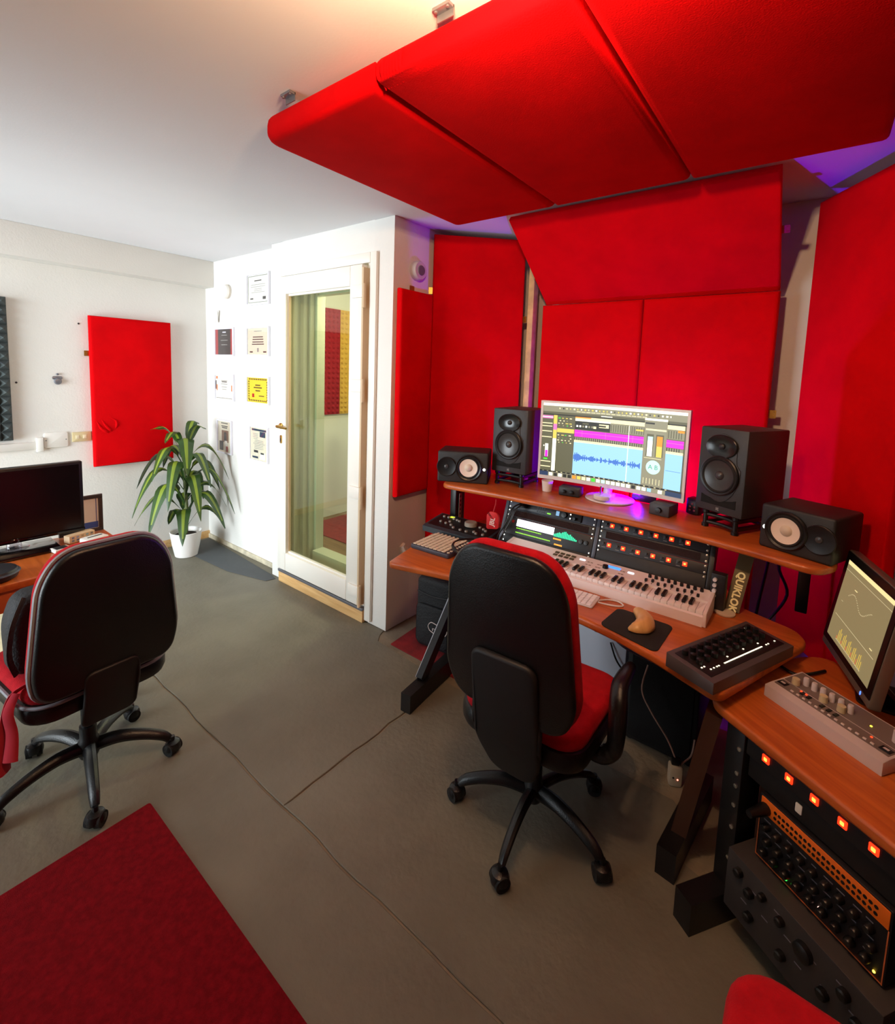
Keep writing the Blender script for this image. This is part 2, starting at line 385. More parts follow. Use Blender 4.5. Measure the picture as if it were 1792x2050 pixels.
MB().lathe([(.09, .09), (.09, .06), (.05, .0), (.0005, -.01)], n=20).build('shade', WHITE, bl)
MB().sphere((0, 0, -.04), .03).build('bulb', glow('booth_fill_bulb', (255, 225, 170), 8), bl)
point_light('booth_fill_light', (-2.55, 2.85, 2.25), 52, (1, .86, .62), .05)

# ================================================================== LAMPS
lp = thing('ceiling_lamp', 'warm orange ceiling spotlight above the room', 'lamp', (-.50, .60, 2.4695))
MB().lathe([(.05, -.001), (.05, -.02), (.012, -.03), (.012, -.12)], n=18).build('ceiling_rose', WHITE, lp)
b = MB(); b.cyl((.07, 0, -.005), (.047, 0, -.25), .003, n=8); b.cyl((-.07, 0, -.005), (-.047, 0, -.25), .004, n=8); b.build('suspension_rods', CHROME, lp)
MB().lathe([(.0005, -.262), (.035, -.26), (.052, -.246), (.053, -.243), (.05, -.244), (.034, -.255), (.0005, -.257)], n=28).build('added_shade_dish', GREYM, lp)  # added dish, keeps direct lamp light off the floor below
MB().sphere((0, 0, -.18), .03).build('bulb', glow('warm_bulb', (255, 170, 70), 6), lp)
point_light('lamp_warm', (-.50, .60, 2.2895), 108, (1, .59, .32), .045)
# ================================================================== ACOUSTIC PANELS
def panel(name, label, w, h, t, loc, u, v, group=None, bev=.02, brackets=(), wrinkles=()):
    th = thing(name, label, 'acoustic panel', loc, 0, group)
    M = frame((0, 0, 0), u, v)
    b = MB(); n = 10
    pts = rrect(0, w, 0, h); b.slab(pts, 0, t, bev, M, 3); c = b.build('fabric_cover', RED, th, 50)
    for (bu, bv, rot) in brackets:
        b = MB(); F = frame(M @ Vector((bu, bv, t*.3)), M.to_3x3() @ Vector((math.cos(rot), math.sin(rot), 0)), M.to_3x3() @ Vector((-math.sin(rot), math.cos(rot), 0)))
        b.slab(rrect(-.02, .02, -.004, .03, .003), 0, .002, 0, F); b.slab(rrect(-.02, .02, -.004, 0), -.012, .002, 0, F)
        for s in (-1, 1): b.lathe([(.004, .002), (.003, .004)], F @ Matrix.Translation((s*.011, .02, 0)), 8)
        b.build('bracket', BRASS, th)
    for path, r in wrinkles:
        MB().tube([M @ Vector((p[0], p[1], t+p[2])) for p in path], r, 8, smooth=6).build('crease', RED, c, 60)
    return th
panel('acoustic_panel', 'red fabric acoustic panel on the white wall above the plant', .565, 1.14, .06, (-4.347, 1.19, .785), (0, 1, 0), (0, 0, 1), brackets=((0, .86, PI/2),),
      wrinkles=[([(.02, .36, -.004), (.045, .30, -.002), (.08, .27, -.002), (.11, .25, -.012)], [.003, .010, .011, .004]),
                ([(.05, .37, -.004), (.075, .32, -.003), (.105, .28, -.001), (.13, .27, -.012)], [.003, .010, .011, .004]),
                ([(.10, .38, -.004), (.145, .35, -.003), (.15, .31, -.002), (.13, .27, -.012)], [.003, .009, .010, .004])])
panel('acoustic_panel', 'narrow red acoustic panel on the white wall right of the glass door', .285, 1.225, .05, (-1.97, 2.02, .845), (0, 1, 0), (0, 0, 1), brackets=((.12, 1.225, 0),))
dl = Vector((-1.516+1.93, 2.70-2.30, 0)); nl = Vector((dl.y, -dl.x, 0)).normalized()
p0 = Vector((-1.93, 2.305, .35))-nl*.05
panel('acoustic_panel', 'tall red acoustic panel across the corner behind the left speakers', .577, 2.085, .05, p0, dl, (0, 0, 1), bev=.012, brackets=((0, 1.75, PI/2), (.577, 1.6, -PI/2)))
bt = thing('wooden_batten', 'bare wooden batten along the right edge of the left corner panel', 'batten', (-1.478, 2.755, -.0055))
MB().bbox(-.02, .02, -.03, .03, 0, 2.415, .003).build('strip', mat('batten_wood', (205, 160, 105), .6, var=.2, vscale=20), bt)
panel('acoustic_panel', 'red back wall panel behind the left half of the white monitor', .607, 1.585, .07, (-1.411, 2.82, .45), (1, 0, 0), (0, 0, 1))
panel('acoustic_panel', 'red back wall panel behind the right half of the white monitor', .618, 1.585, .07, (-.801, 2.82, .45), (1, 0, 0), (0, 0, 1), brackets=((.618, 1.0, -PI/2),))
sl = Vector((0, -.50, .385)).normalized(); nn = Vector((1, 0, 0)).cross(sl)
panel('acoustic_panel', 'wide red acoustic panel leaning out under the ceiling above the monitor', 1.215, .632, .045, Vector((-1.402, 2.79, 2.034))-nn*.045, (1, 0, 0), sl, bev=.012, brackets=((1.215, .33, -PI/2),))
dr = Vector((.304, -.49, 0)); nr = Vector((dr.y, -dr.x, 0)).normalized()
panel('acoustic_panel', 'tall red acoustic panel in the right corner behind the right speakers', .577, 1.99, .05, Vector((-.072, 2.75, .42))-nr*.05, dr, (0, 0, 1), bev=.012, brackets=((0, 1.72, PI/2),))
cl = [(-1.605, .57, 'leftmost'), (-1.03, .563, 'middle'), (-.463, .57, 'rightmost')]
for i, (x, w, nm) in enumerate(cl):
    th = thing('ceiling_panel', 'red fabric ceiling cloud panel, %s of the three' % nm, 'acoustic panel', (x, .96, 2.37), 0, 'red ceiling cloud panels')
    b = MB(); pts = rpoly([(0, 0), (w, 0), (w, 1.135), (0, 1.135)], [.06 if i == 0 else 0, 0, 0, .04 if i == 0 else 0], 5)
    b.slab(pts, 0, .082, .03, seg=4); c = b.build('fabric_cover', RED, th, 60)
    if i == 1:
        b = MB()
        for k in range(7):
            xx = .012+.011*k; b.tube([(xx+.018, .012, .074), (xx+.018+.003*math.sin(k), -.003, .05), (xx+.010, .003, .022), (xx-.002, .03, .001)], [.002, .006, .006, .002], 6, smooth=4)
        b.build('gathered_folds', RED, c, 60)
    for bx in ((.18,) if i == 0 else (.24,) if i == 1 else (.3,)):
        b = MB(); b.box(bx-.025, bx+.025, -.022, .0, .092, .1, .001); b.box(bx-.025, bx+.025, -.003, .0, .075, .1)
        for s in (-1, 1): b.cyl((bx+s*.018, -.016, .092), (bx+s*.018, -.016, .088), .004, n=8)
        b.build('bracket', GREYM, th)
    MB().cyl((w/2, .9, .08), (w/2, .9, .1), .01, n=8).build('hanger', CHROME, th)

# ================================================================== LEFT WALL ITEMS
fo = thing('foam_tile', 'dark grey pyramid acoustic foam at the left edge of the wall', 'acoustic foam', (-4.3495, -.42, 1.03))
FG = mat('foam_charcoal', (66, 74, 74), .95, var=.2, vscale=25)
MB().box(0, .025, 0, 1.16, 0, .965).build('foam_back', FG, fo)
b = MB(); n, mz = 20, 16; dy, dz = 1.16/n, .965/mz
for i in range(n):
    for j in range(mz):
        y, z = i*dy, j*dz; b.add([(.025, y, z), (.025, y+dy, z), (.025, y+dy, z+dz), (.025, y, z+dz), (.075, y+dy/2, z+dz/2)], [[0, 1, 4], [1, 2, 4], [2, 3, 4], [3, 0, 4]])
stuff(b.build('pyramids', FG, fo, 10))
tr = thing('cable_trunking', 'white plastic cable trunking along the left wall', 'cable trunking', (-4.35, -.6, .955))
MB().bbox(0, .022, 0, 1.49, 0, .05, .003).build('cover', WHITE, tr)
MB().bbox(0, .03, 1.46, 1.50, -.02, .08, .004).build('end_collar', WHITE, tr)
jb = thing('junction_box', 'flat white blanking plate at the end of the trunking', 'junction box', (-4.35, .905, .955))
MB().slab(rrect(0, .14, 0, .11, .012), 0, .012, .004, YZ).build('plate', WHITE, jb)
for y, z in ((.012, .055), (.128, .055)): MB().lathe([(.004, .012), (.003, .014)], frame((0, y, z), (0, 1, 0), (0, 0, 1)), 8).build('screw', GREYM, jb)
sw = thing('light_switch', 'beige double light switch beside the red panel', 'switch', (-4.35, 1.07, .985))
BEI = mat('beige_plastic', (206, 190, 146), .45)
MB().slab(rrect(0, .118, 0, .072, .004), 0, .012, .003, YZ).build('plate', BEI, sw)
for y in (.032, .076):
    MB().slab(rrect(y-.012, y+.012, .022, .05, .002), .012, .014, .001, YZ).build('rocker', mat('rocker_ivory', (224, 212, 178), .4), sw)
    
bo = thing('bottle_opener', 'small steel bottle opener screwed to the white wall', 'bottle opener', (-4.35, 1.0, 1.46))
MB().slab(rrect(-.03, .03, -.012, .012, .01), 0, .006, .002, YZ).build('plate', GREYM, bo)
MB().lathe([(.02, .0), (.024, .012), (.018, .022), (.006, .024)], frame((.002, 0, -.025), (0, 1, 0), (0, 0, 1)), 16).build('catch', GREYM, bo)
MB().lathe([(.008, 0), (.008, .012), (.005, .016)], frame((.002, 0, .026), (0, 1, 0), (0, 0, 1)), 12).build('top_screw', GREYM, bo)
for i, (y, z, lab) in enumerate(((1.14, 1.86, 'tiny dark wall plug left of the red panel'), (.735, 1.405, 'tiny dark screw hole lower beside the foam'), (.775, 1.425, 'tiny dark screw hole higher beside the foam'))):
    tag(MB().lathe([(.007, 0), (.006, .003), (.002, .002)], frame((-4.35, y, z), (0, 1, 0), (0, 0, 1)), 10).build('wall_plug', DARK), lab, 'wall plug')

# ================================================================== CERTIFICATES
Ink = mat('print_ink', (60, 58, 60), .8); PAPER = mat('paper_white', (238, 236, 226), .7); PCREAM = mat('paper_cream', (224, 216, 192), .7)
GREENB = mat('print_green', (70, 92, 74), .8); YEL = mat('paper_yellow', (240, 214, 60), .7); REDP = mat('print_red', (176, 28, 34), .7); NAVY = mat('print_navy', (44, 60, 84), .7)
BLK = mat('print_black', (34, 28, 34), .7); ORG = mat('print_orange', (226, 120, 40), .7); TANP = mat('print_brown', (130, 92, 70), .7); GREYP = mat('print_grey', (150, 150, 146), .7); OLIVE = mat('print_olive', (88, 92, 40), .7); SKYP = mat('print_blue', (60, 90, 170), .7)
FRAMEM = mat('frame_pale', (222, 222, 232), .35)
def lines(u0, u1, vs, m, hgt=.006, seed=0):
    r = random.Random(seed); out = []
    for v in vs:
        c = (u0+u1)/2; hw = (u1-u0)/2*r.uniform(.5, 1); out.append((c-hw, v, c+hw, v+hgt, m))
    return out
def certificate(label, x0, x1, z0, z1, paper, items):
    t = thing('certificate', label, 'certificate', ((x0+x1)/2, 2.07, (z0+z1)/2), 0, 'framed certificates beside the door')
    w, h = x1-x0, z1-z0; f = .012; b = MB()
    M = XZ
    b.slab(rrect(-w/2, w/2, -h/2, -h/2+f), .0, .02, .002, M); b.slab(rrect(-w/2, w/2, h/2-f, h/2), .0, .02, .002, M)
    b.slab(rrect(-w/2, -w/2+f, -h/2+f, h/2-f), .0, .02, .002, M); b.slab(rrect(w/2-f, w/2, -h/2+f, h/2-f), .0, .02, .002, M)
    b.build('frame', FRAMEM, t)
    sh = MB().slab(rrect(-w/2+f, w/2-f, -h/2+f, h/2-f), .002, .010, 0, M).build('sheet', paper, t)
    W2, H2 = w/2-f, h/2-f
    prints('printing', [(a*W2, c*H2, e*W2, g*H2, m) for a, c, e, g, m in items], sh, M @ Matrix.Translation((0, 0, .0102)))
    MB().slab(rrect(-w/2+f, w/2-f, -h/2+f, h/2-f), .013, .0145, 0, M).build('glass', glass('picture_glass', (.97, .97, .97)) if 'picture_glass' not in bpy.data.materials else bpy.data.materials['picture_glass'], t)
def border(m, a=.94, b=.9): return [(-a, b, a, b+.03, m), (-a, -b-.03, a, -b, m), (-a, -b, -a+.03, b, m), (a-.03, -b, a, b, m)]
certificate('cream certificate with a dark green border, top row beside the door', -3.645, -3.328, 2.066, 2.308, PAPER, border(GREENB)+lines(-.6, .6, (.55,), Ink, .07, 1)+lines(-.7, .7, (.3, .15, 0, -.12, -.24), GREYP, .03, 2)+[(-.75, -.7, -.45, -.6, Ink), (.45, -.75, .75, -.55, Ink)])
certificate('black and red certificate, left of the two in the second row', -4.17, -3.855, 1.669, 1.905, BLK, [(-1, -1, -.72, 1, REDP), (.72, -1, 1, 1, REDP)]+lines(-.5, .5, (.5, .1, -.25), GREYP, .06, 3)+[(-.2, .72, .2, .82, FRAMEM)])
certificate('cream certificate, right of the two in the second row', -3.65, -3.331, 1.672, 1.9, PCREAM, lines(-.6, .6, (.75,), GREYP, .05, 4)+lines(-.6, .6, (.3, .12, -.08, -.25), Ink, .07, 5)+[(-.8, -.85, -.5, -.75, Ink), (.5, -.85, .8, -.75, Ink), (-.08, -.8, .08, -.5, GREYP)])
certificate('white certificate with orange and black flame corners', -4.18, -3.86, 1.291, 1.515, PAPER, [(-.95, .7, -.75, .92, ORG), (-1, -.2, -.9, .55, BLK), (-.9, -.3, -.78, .2, ORG), (.9, -.2, 1, .55, BLK), (.78, -.3, .9, .2, ORG), (-.95, -.95, .95, -.92, BLK)]+lines(-.4, .4, (.55, .25, .0, -.2), GREYP, .05, 6)+lines(-.45, .45, (.42,), Ink, .09, 7))
certificate('bright yellow certificate with a dark scalloped border', -3.656, -3.333, 1.295, 1.514, YEL, [(-.88+.176*i, s*.86-.05, -.88+.176*i+.12, s*.86+.07, OLIVE) for i in range(10) for s in (-1, 1)]+[(s*.88-.05, -.8+.2*i, s*.88+.05, -.8+.2*i+.13, OLIVE) for i in range(8) for s in (-1, 1)]+lines(-.4, .4, (.35, .15, -.1), OLIVE, .1, 8)+[(-.55, -.6, -.35, -.3, REDP), (.1, -.5, .6, -.42, OLIVE)])
certificate('framed newspaper page with a brown photograph, lowest left frame', -4.148, -3.902, .828, 1.12, PCREAM, lines(-.7, .7, (.85, .66, .56), Ink, .06, 9)+[(-.45, -.35, .6, .42, TANP), (-.1, -.3, .3, .3, BLK), (-.8, -.9, -.2, -.3, BLK), (.0, -.85, .4, -.25, PAPER), (.2, -.95, .5, -.6, REDP)])
certificate('framed page with a navy photo block, lowest right frame', -3.616, -3.349, .832, 1.117, PCREAM, [(-.85, .8, .85, .92, NAVY), (.1, .45, .75, .78, NAVY), (-.8, -.9, -.1, -.78, NAVY), (.15, -.92, .75, -.5, PAPER)]+lines(-.8, .0, (.6, .5, .4, .3), GREYP, .03, 10)+lines(-.7, .7, (.2, .1, 0, -.1, -.2, -.3), GREYP, .03, 11)+[(-.6, -.55, -.1, -.4, Ink), (.2, -.6, .6, -.5, Ink)])
sn = thing('smoke_detector', 'round white detector on the wall left of the top certificate', 'detector', (-3.955, 2.07, 2.2))
MB().lathe([(.055, 0), (.055, .03), (.05, .04), (.0005, .042)], frame((0, 0, 0), (1, 0, 0), (0, 0, 1)), 24).build('housing', WHITE, sn)
MB().lathe([(.058, .012), (.058, .02)], frame((0, 0, 0), (1, 0, 0), (0, 0, 1)), 24).build('ring', mat('pale_beige', (206, 196, 180), .5), sn)
hk = thing('wall_hook', 'small white plastic clip above the black and red certificate', 'hook', (-4.13, 2.07, 2.0))
MB().bbox(-.03, .0, -.03, 0, -.045, .045, .005).build('plate', WHITE, hk); MB().bar((.012, -.015, -.045), (.03, -.03, .05), .016, .02).build('clip', WHITE, hk)
s2 = thing('wall_detector', 'round grey detector on the purple-lit wall right of the door', 'detector', (-1.97, 2.19, 2.195))
MB().lathe([(.058, 0), (.058, .028), (.05, .04), (.0005, .044)], frame((0, 0, 0), (0, 1, 0), (0, 0, 1)), 24).build('housing', mat('detector_grey', (200, 196, 196), .5), s2)
MB().lathe([(.03, .043), (.028, .047), (.0005, .047)], frame((0, 0, 0), (0, 1, 0), (0, 0, 1)), 20).build('sensor_ring', GREYM, s2)

# ================================================================== RUGS AND MATS
MAR = mat('maroon_carpet', (130, 15, 27), .98, var=.25, vscale=60, bump=.5, bscale=400, spec=.1)
tag(MB().box(-1.785, -.3, -.7, .622, .001, .009, .003, .01).build('rug', MAR), 'dark red carpet mat in front of the left office chair', 'rug')
tag(MB().slab([(-1.85, 1.925), (-1.1, 1.915), (-1.1, 2.6), (-1.88, 2.6), (-1.87, 2.25)], -.005, .004, .002).build('rug', mat('worn_red_rug', (140, 26, 30), .98, var=.35, vscale=12, bump=.5, bscale=300)), 'worn red rug under the left end of the studio desk', 'rug')
mt = MB(); mt.slab([(-4.3, 1.75), (-3.5, 1.80), (-3.13, 1.9), (-3.11, 1.97), (-3.2, 1.99), (-4.3, 2.05)], .001, .004, .001)
tag(mt.build('floor_mat', mat('slate_mat', (78, 82, 84), .7, var=.1)), 'slate grey floor mat along the certificate wall', 'mat')

# ================================================================== PLANT
pl = thing('potted_plant', 'green striped-leaf plant in a white pot in the corner', 'plant', (-4.06, 1.74, 0))
MB().lathe([(.078, 0), (.085, .004), (.105, .1), (.118, .195), (.121, .205), (.117, .21), (.110, .205), (.106, .18), (.0005, .178)], n=32).build('pot', mat('white_ceramic', (236, 234, 230), .3), pl)
MB().lathe([(.106, .172), (.06, .186), (.0005, .19)], n=20).build('soil', mat('soil', (50, 38, 28), .95, var=.4, vscale=60), pl)
LG = mat('leaf_green', (44, 74, 26), .4, var=.3, vscale=12); LY = mat('leaf_stripe', (122, 142, 40), .45, var=.2, vscale=10)
MB().tube([(0, 0, .17), (.01, .005, .4), (-.005, 0, .65), (0, .01, .86)], [.016, .014, .012, .008], 10, smooth=6).build('stem', mat('stem_green', (96, 108, 56), .6, var=.3, vscale=30), pl)
rnd = random.Random(11)
def leaf(z, az, L, wd, rise, droop, stripe=.27):
    N = 12; vs = []; fs = []; ms = []
    ca, sa = math.cos(az), math.sin(az)
    lim = min(.20/max(.01, -ca), .31/max(.01, sa))          # keep the tips clear of the two walls
    L = min(L, lim*1.1); tw = rnd.uniform(-.5, .5)
    for i in range(N+1):
        t = i/N; r = .012+L*(t-.12*t*t); h = z+rise*L*math.sin(min(1, t*1.6)*PI*.5)-droop*L*t**2.0
        w = wd*(.16+.84*math.sin(PI*min(1, max(0, (t-.1)/.9))**.75)) if t < .985 else wd*.03
        if t < .22: w = wd*(.12+.5*t)
        w += .004*math.sin(t*19+az*3)
        for k, (s, dzz) in enumerate(((-1, .0), (-stripe, -.12), (0, -.2), (stripe, -.12), (1, .0))):
            ang = tw*t; sx = s*w/2
            vs.append((r*ca-sa*sx*math.cos(ang), r*sa+ca*sx*math.cos(ang), h+dzz*w*.5*(-1)+sx*math.sin(ang)+.005*math.sin(t*14+s*2)*abs(s)))
    for i in range(N):
        for k in range(4):
            fs.append([i*5+k, i*5+k+1, (i+1)*5+k+1, (i+1)*5+k]); ms.append(1 if k in (1, 2) and 1 < i < 11 else 0)
    b = MB(); b.v = vs; b.f = fs; b.m = ms; b.build('leaf', [LG, LY], pl, 80)
golden = 2.39996
zs = [.25, .28, .31, .34, .36, .38, .41, .44, .46, .48, .51, .54, .56, .59, .61, .64, .66, .68, .71, .73, .76, .78, .80, .82]
for i, z in enumerate(zs):
    t = (z-.25)/.57
    leaf(z, 1.0+i*golden, (.34+.16*math.sin(PI*min(1, t*1.15)))*rnd.uniform(.85, 1.1), rnd.uniform(.095, .125), .62+.12*t+rnd.uniform(-.08, .08), .80+.32*min(1, t*1.6)-.3*max(0, t-.6)+rnd.uniform(-.1, .12))
for az, L, ri, dr_ in ((.3, .26, 1.0, .12), (2.2, .24, 1.15, .2), (4.3, .25, .95, .1), (5.4, .30, .8, .35)): leaf(.85, az, L, .085, ri, dr_)
# ================================================================== OFFICE CHAIRS
SHELLM = mat('chair_shell_black', (15, 15, 17), .34, bump=.12, bscale=250)
PIPING = mat('grey_piping', (150, 152, 160), .4)
def office_chair(label, loc, rot, base_rot, arms, back_w=(.46, .37), piping=False, zs=1.0, spine=False, lean=.07, cr=.80, sw2=.12):
    t = thing('office_chair', label, 'chair', loc, rot, None)
    # five-star base
    hub = MB().lathe([(.0005, .075), (.03, .075), (.036, .09), (.034, .14), (.028, .15), (.028, .20)], n=20).build('base_hub', BLACK, t)
    for k in range(5):
        a = base_rot-rot+k*2*PI/5; ca, sa = math.cos(a), math.sin(a)
        b = MB(); prof = [(.025, .115), (.10, .125), (.18, .112), (.245, .088), (.272, .066)]
        b.tube([(r*ca, r*sa, z) for r, z in prof], [.026, .024, .021, .019, .015], 10, smooth=4, flat=.75)
        b.build('base_arm', SHELLM, t)
        cx, cy = .282*ca, .282*sa; sw_ = a+.9; px, py_ = math.cos(sw_), math.sin(sw_)
        c = MB()
        for s in (-1, 1): c.cyl((cx+px*s*.008, cy+py_*s*.008, .0275), (cx+px*s*.026, cy+py_*s*.026, .0275), .027, .025, 18)
        c.build('caster', RUBBER, t)
        h = MB(); h.cyl((cx, cy, .03), (cx, cy, .075), .009, n=10); h.lathe([(.030, .022), (.031, .035), (.026, .05), (.01, .058)], Matrix.Translation((cx, cy, 0)), 16, 1, 1)
        h.build('caster_hood', SHELLM, t)
    MB().cyl((0, 0, .19), (0, 0, .36), .022, n=16).build('gas_column', BLKMET, t)
    b = MB(); b.bbox(-.09, .09, -.14, .12, .36, .40, .01); b.cyl((.06, .02, .37), (.24, .03, .365), .007, n=8); b.bbox(.22, .27, .015, .045, .355, .375, .006); b.build('mechanism', BLKMET, t)
    # seat
    so = rpoly([(-.22, -.21), (.22, -.21), (.245, .20), (.19, .25), (-.19, .25), (-.245, .20)], [.09, .09, .032, .04, .04, .032], 6)
    MB().slab(so, .395, .470, .022).build('seat_pan', SHELLM, t)
    b = MB(); b.slab(inset(so, .010), .455, .51, .026, seg=4); b.build('seat_cushion', REDC, t, 60)
    if piping: MB().tube([(x, y, .464) for x, y in so]+[(so[0][0], so[0][1], .464)], .006, 6).build('seat_piping', PIPING, t)
    # backrest
    zb, zt = .545*zs, 1.10*zs; wb, wt = back_w[0]/2, back_w[1]/2
    out = rpoly([(-wb*cr, zb), (wb*cr, zb), (wb, zb+.10), (wt*1.03, zt-.10), (wt*.70, zt), (-wt*.70, zt), (-wt*1.03, zt-.10), (-wb, zb+.10)], [.05, .05, .05, .05, .06, .06, .05, .05], 6)
    def bend(x, y, z):
        f = (z-zb)/(zt-zb); return (x, y-.235-lean*f-.02*math.sin(PI*f)+.35*x*x, z)
    MB().slab(inset(out, .004), .0, .03, .014, XZ, 4).warp(bend).build('back_shell', SHELLM, t, 60)
    c = MB(); c.slab(out, -.05, -.004, .02, XZ, 4); c.warp(bend).build('back_cushion', REDC, t, 60)
    if piping:
        MB().tube([bend(x, -.002, z) for x, z in out]+[bend(out[0][0], -.002, out[0][1])], .0065, 6).build('back_piping', PIPING, t)
    # back support: wide moulded spine below the shell
    b = MB(); b.slab(rpoly([(-.085, .33), (.085, .33), (sw2, .47), (sw2, zb+.06), (-sw2, zb+.06), (-sw2, .47)], .03, 4), .01, .028, .008, XZ, 3)
    b.warp(lambda x, y, z: bend(x, y, max(z, zb)) if z > zb else (x, y-.235+.10*max(0, (zb-.06-z))/.2, z)).build('back_support', BLACKM, t, 60)
    if spine:
        MB().slab(rpoly([(-.07, .30), (.07, .30), (.115, .42), (.11, zb+.22), (-.11, zb+.22), (-.115, .42)], .04, 5), .008, .034, .012, XZ, 3).warp(lambda x, y, z: bend(x, y, max(z, zb)) if z > zb else (x, y-.235+.08*max(0, (zb-.06-z))/.2, z)).build('spine_cover', BLACKM, t, 60)
    for s in arms:
        b = MB(); x = s*.27
        b.tube([(s*.16, -.03, .385), (s*.235, -.03, .385), (x, -.03, .42), (x+s*.012, -.05, .49), (x+s*.01, -.04, .57), (x, .0, .615), (x, .06, .625), (x, .12, .62)], [.022, .026, .03, .035, .036, .034, .032, .026], 10, smooth=5, flat=.75)
        b.build('armrest', SHELLM, t, 60)
    return t
office_chair('black-backed red office chair at the studio desk with the keyboard', (-.688, 1.475, 0), R(3), R(205), (1,), (.45, .385), spine=True, lean=.065)
office_chair('black-backed red office chair with grey piping at the left desk', (-2.11, .53, 0), R(93), R(-12), (), (.45, .38), piping=True, zs=.905, lean=.02, cr=.90, sw2=.086)

# cushion of a third chair, near the camera, bottom right
t = thing('stool', 'bright red upholstered stool cushion at the bottom right corner', 'stool', (.185, .80, 0))
so = rpoly([(-.22, -.2), (.22, -.2), (.22, .2), (-.22, .2)], .08, 6)
b = MB(); b.slab(so, .45, .53, .03, seg=4); b.build('cushion', REDC, t, 60)
MB().slab(inset(so, .02), .42, .45, .01).build('seat_pan', SHELLM, t)
MB().cyl((0, 0, .12), (0, 0, .42), .025, n=14).build('column', BLKMET, t)
for k in range(5):
    a = k*2*PI/5+.3; MB().tube([(.02*math.cos(a), .02*math.sin(a), .12), (.14*math.cos(a), .14*math.sin(a), .10), (.25*math.cos(a), .25*math.sin(a), .05)], [.024, .02, .016], 8, smooth=3).build('base_arm', SHELLM, t)
    MB().cyl((.26*math.cos(a)-.02, .26*math.sin(a), .026), (.26*math.cos(a)+.02, .26*math.sin(a), .026), .025, n=14).build('caster', RUBBER, t)

# ================================================================== LEFT DESK
ld = thing('office_desk', 'small cherry wood desk at the left edge of the room', 'desk', (-2.66, .0, 0))
MB().slab(rpoly([(-.24, -.75), (.245, -.75), (.245, .80), (.22, .83), (-.24, .83)], .015, 3), .692, .72, .005).build('desktop', WOOD, ld)
MB().bbox(.205, .222, -.70, .76, .60, .692, .002).build('front_rail', WOODE, ld)
MB().bbox(-.16, .20, -.6, .5, .595, .61, .003).build('keyboard_tray', wood('tray_wood', (150, 96, 56), (180, 126, 80)), ld)
for y in (-.68, .76):
    for x in (-.2, .17): MB().box(x-.015, x+.015, y-.015, y+.015, 0, .692, .002).build('leg', BLKMET, ld)
MB().box(-.2, .17, .75, .77, .64, .67).build('stretcher', BLKMET, ld)
mo = thing('desk_monitor', 'switched-off black monitor on the left desk', 'monitor', (-2.845, .445, .721))
GLOSS = mat('gloss_black', (6, 6, 9), .12, coat=.4)
MB().slab(rrect(-.30, .283, .04, .385, .006), 0, .035, .005, YZ).build('housing', BLACK, mo)
MB().slab(rrect(-.285, .268, .058, .37), .0355, .0365, 0, YZ).build('screen', mat('screen_off', (9, 10, 15), .25), mo)
MB().slab(rrect(-.30, .283, .04, .056, .003), .035, .04, .001, YZ).build('chin_strip', GLOSS, mo)
MB().lathe([(.028, .014), (.026, .05), (.02, .06)], Matrix.Translation((.02, .02, 0)), 20).build('neck', glass('smoked_acrylic', (.75, .72, .75), .05), mo)
MB().slab(rrect(-.04, .16, -.13, .165, .006), 0, .014, .004).build('base_plate', GLOSS, mo)
MB().lathe([(.055, .0145), (.05, .018), (.0005, .019)], Matrix.Translation((.02, .02, 0)), 24).build('base_disc', glass('clear_acrylic', (.9, .9, .92), .05), mo)
pf = thing('photo_frame', 'dark wooden photo frame standing behind the left monitor', 'photo frame', (-2.893, .73, .721))
b = MB(); FRD = mat('dark_walnut', (58, 46, 44), .5)
for a in (rrect(-.09, .095, 0, .016), rrect(-.09, .095, .172, .19), rrect(-.09, -.072, .016, .172), rrect(.077, .095, .016, .172)): b.slab(a, 0, .016, .002, YZ)
b.build('frame', FRD, pf); sh = MB().slab(rrect(-.072, .077, .016, .172), .002, .008, 0, YZ).build('print_sheet', PAPER, pf)
prints('printing', [(-.07, .018, .075, .05, SKYP), (.066, .02, .069, .17, SKYP)], sh, YZ @ Matrix.Translation((0, 0, .0085)))
cb = thing('card_box', 'small cardboard box printed with rows of coloured icons', 'box', (-2.79, .70, .721), R(20))
MB().bbox(-.02, .02, -.06, .06, 0, .035, .002).build('carton', mat('kraft_card', (214, 186, 150), .7), cb)
cols = [mat('icon%d' % i, c, .7) for i, c in enumerate(((120, 130, 150), (90, 100, 130), (210, 110, 90), (110, 120, 150), (150, 160, 190), (170, 150, 120), (140, 170, 180), (120, 120, 120)))]
prints('icons', [(-.05+.022*i, .006+.014*j, -.038+.022*i, .015+.014*j, cols[(i+3*j) % 8]) for i in range(5) for j in range(2)], cb, YZ @ Matrix.Translation((0, 0, .0203)))
tr2 = thing('white_tray', 'white plastic dispenser with a dark slot on the left desk', 'dispenser', (-2.70, .735, .721), R(15))
MB().bbox(-.035, .035, -.05, .05, 0, .03, .008).build('body', WHITE, tr2); MB().box(-.004, .004, -.03, .035, .03, .0315).build('slot', DARK, tr2)
ph = thing('pocket_radio', 'small black and white gadget lying near the left monitor', 'gadget', (-2.68, .60, .721), R(10))
MB().bbox(-.028, .028, -.032, .032, 0, .016, .004).build('body', WHITE, ph); MB().box(-.02, .02, -.024, .024, .0165, .018, .001).build('dark_face', DARK, ph)
bw = thing('headphone_puck', 'dark round headphone case lying on the left desk', 'case', (-2.505, .345, .721))
MB().lathe([(.062, 0), (.075, .008), (.08, .025), (.072, .04), (.05, .044), (.0005, .035)], n=32).build('shell', mat('navy_black', (20, 24, 32), .45), bw)
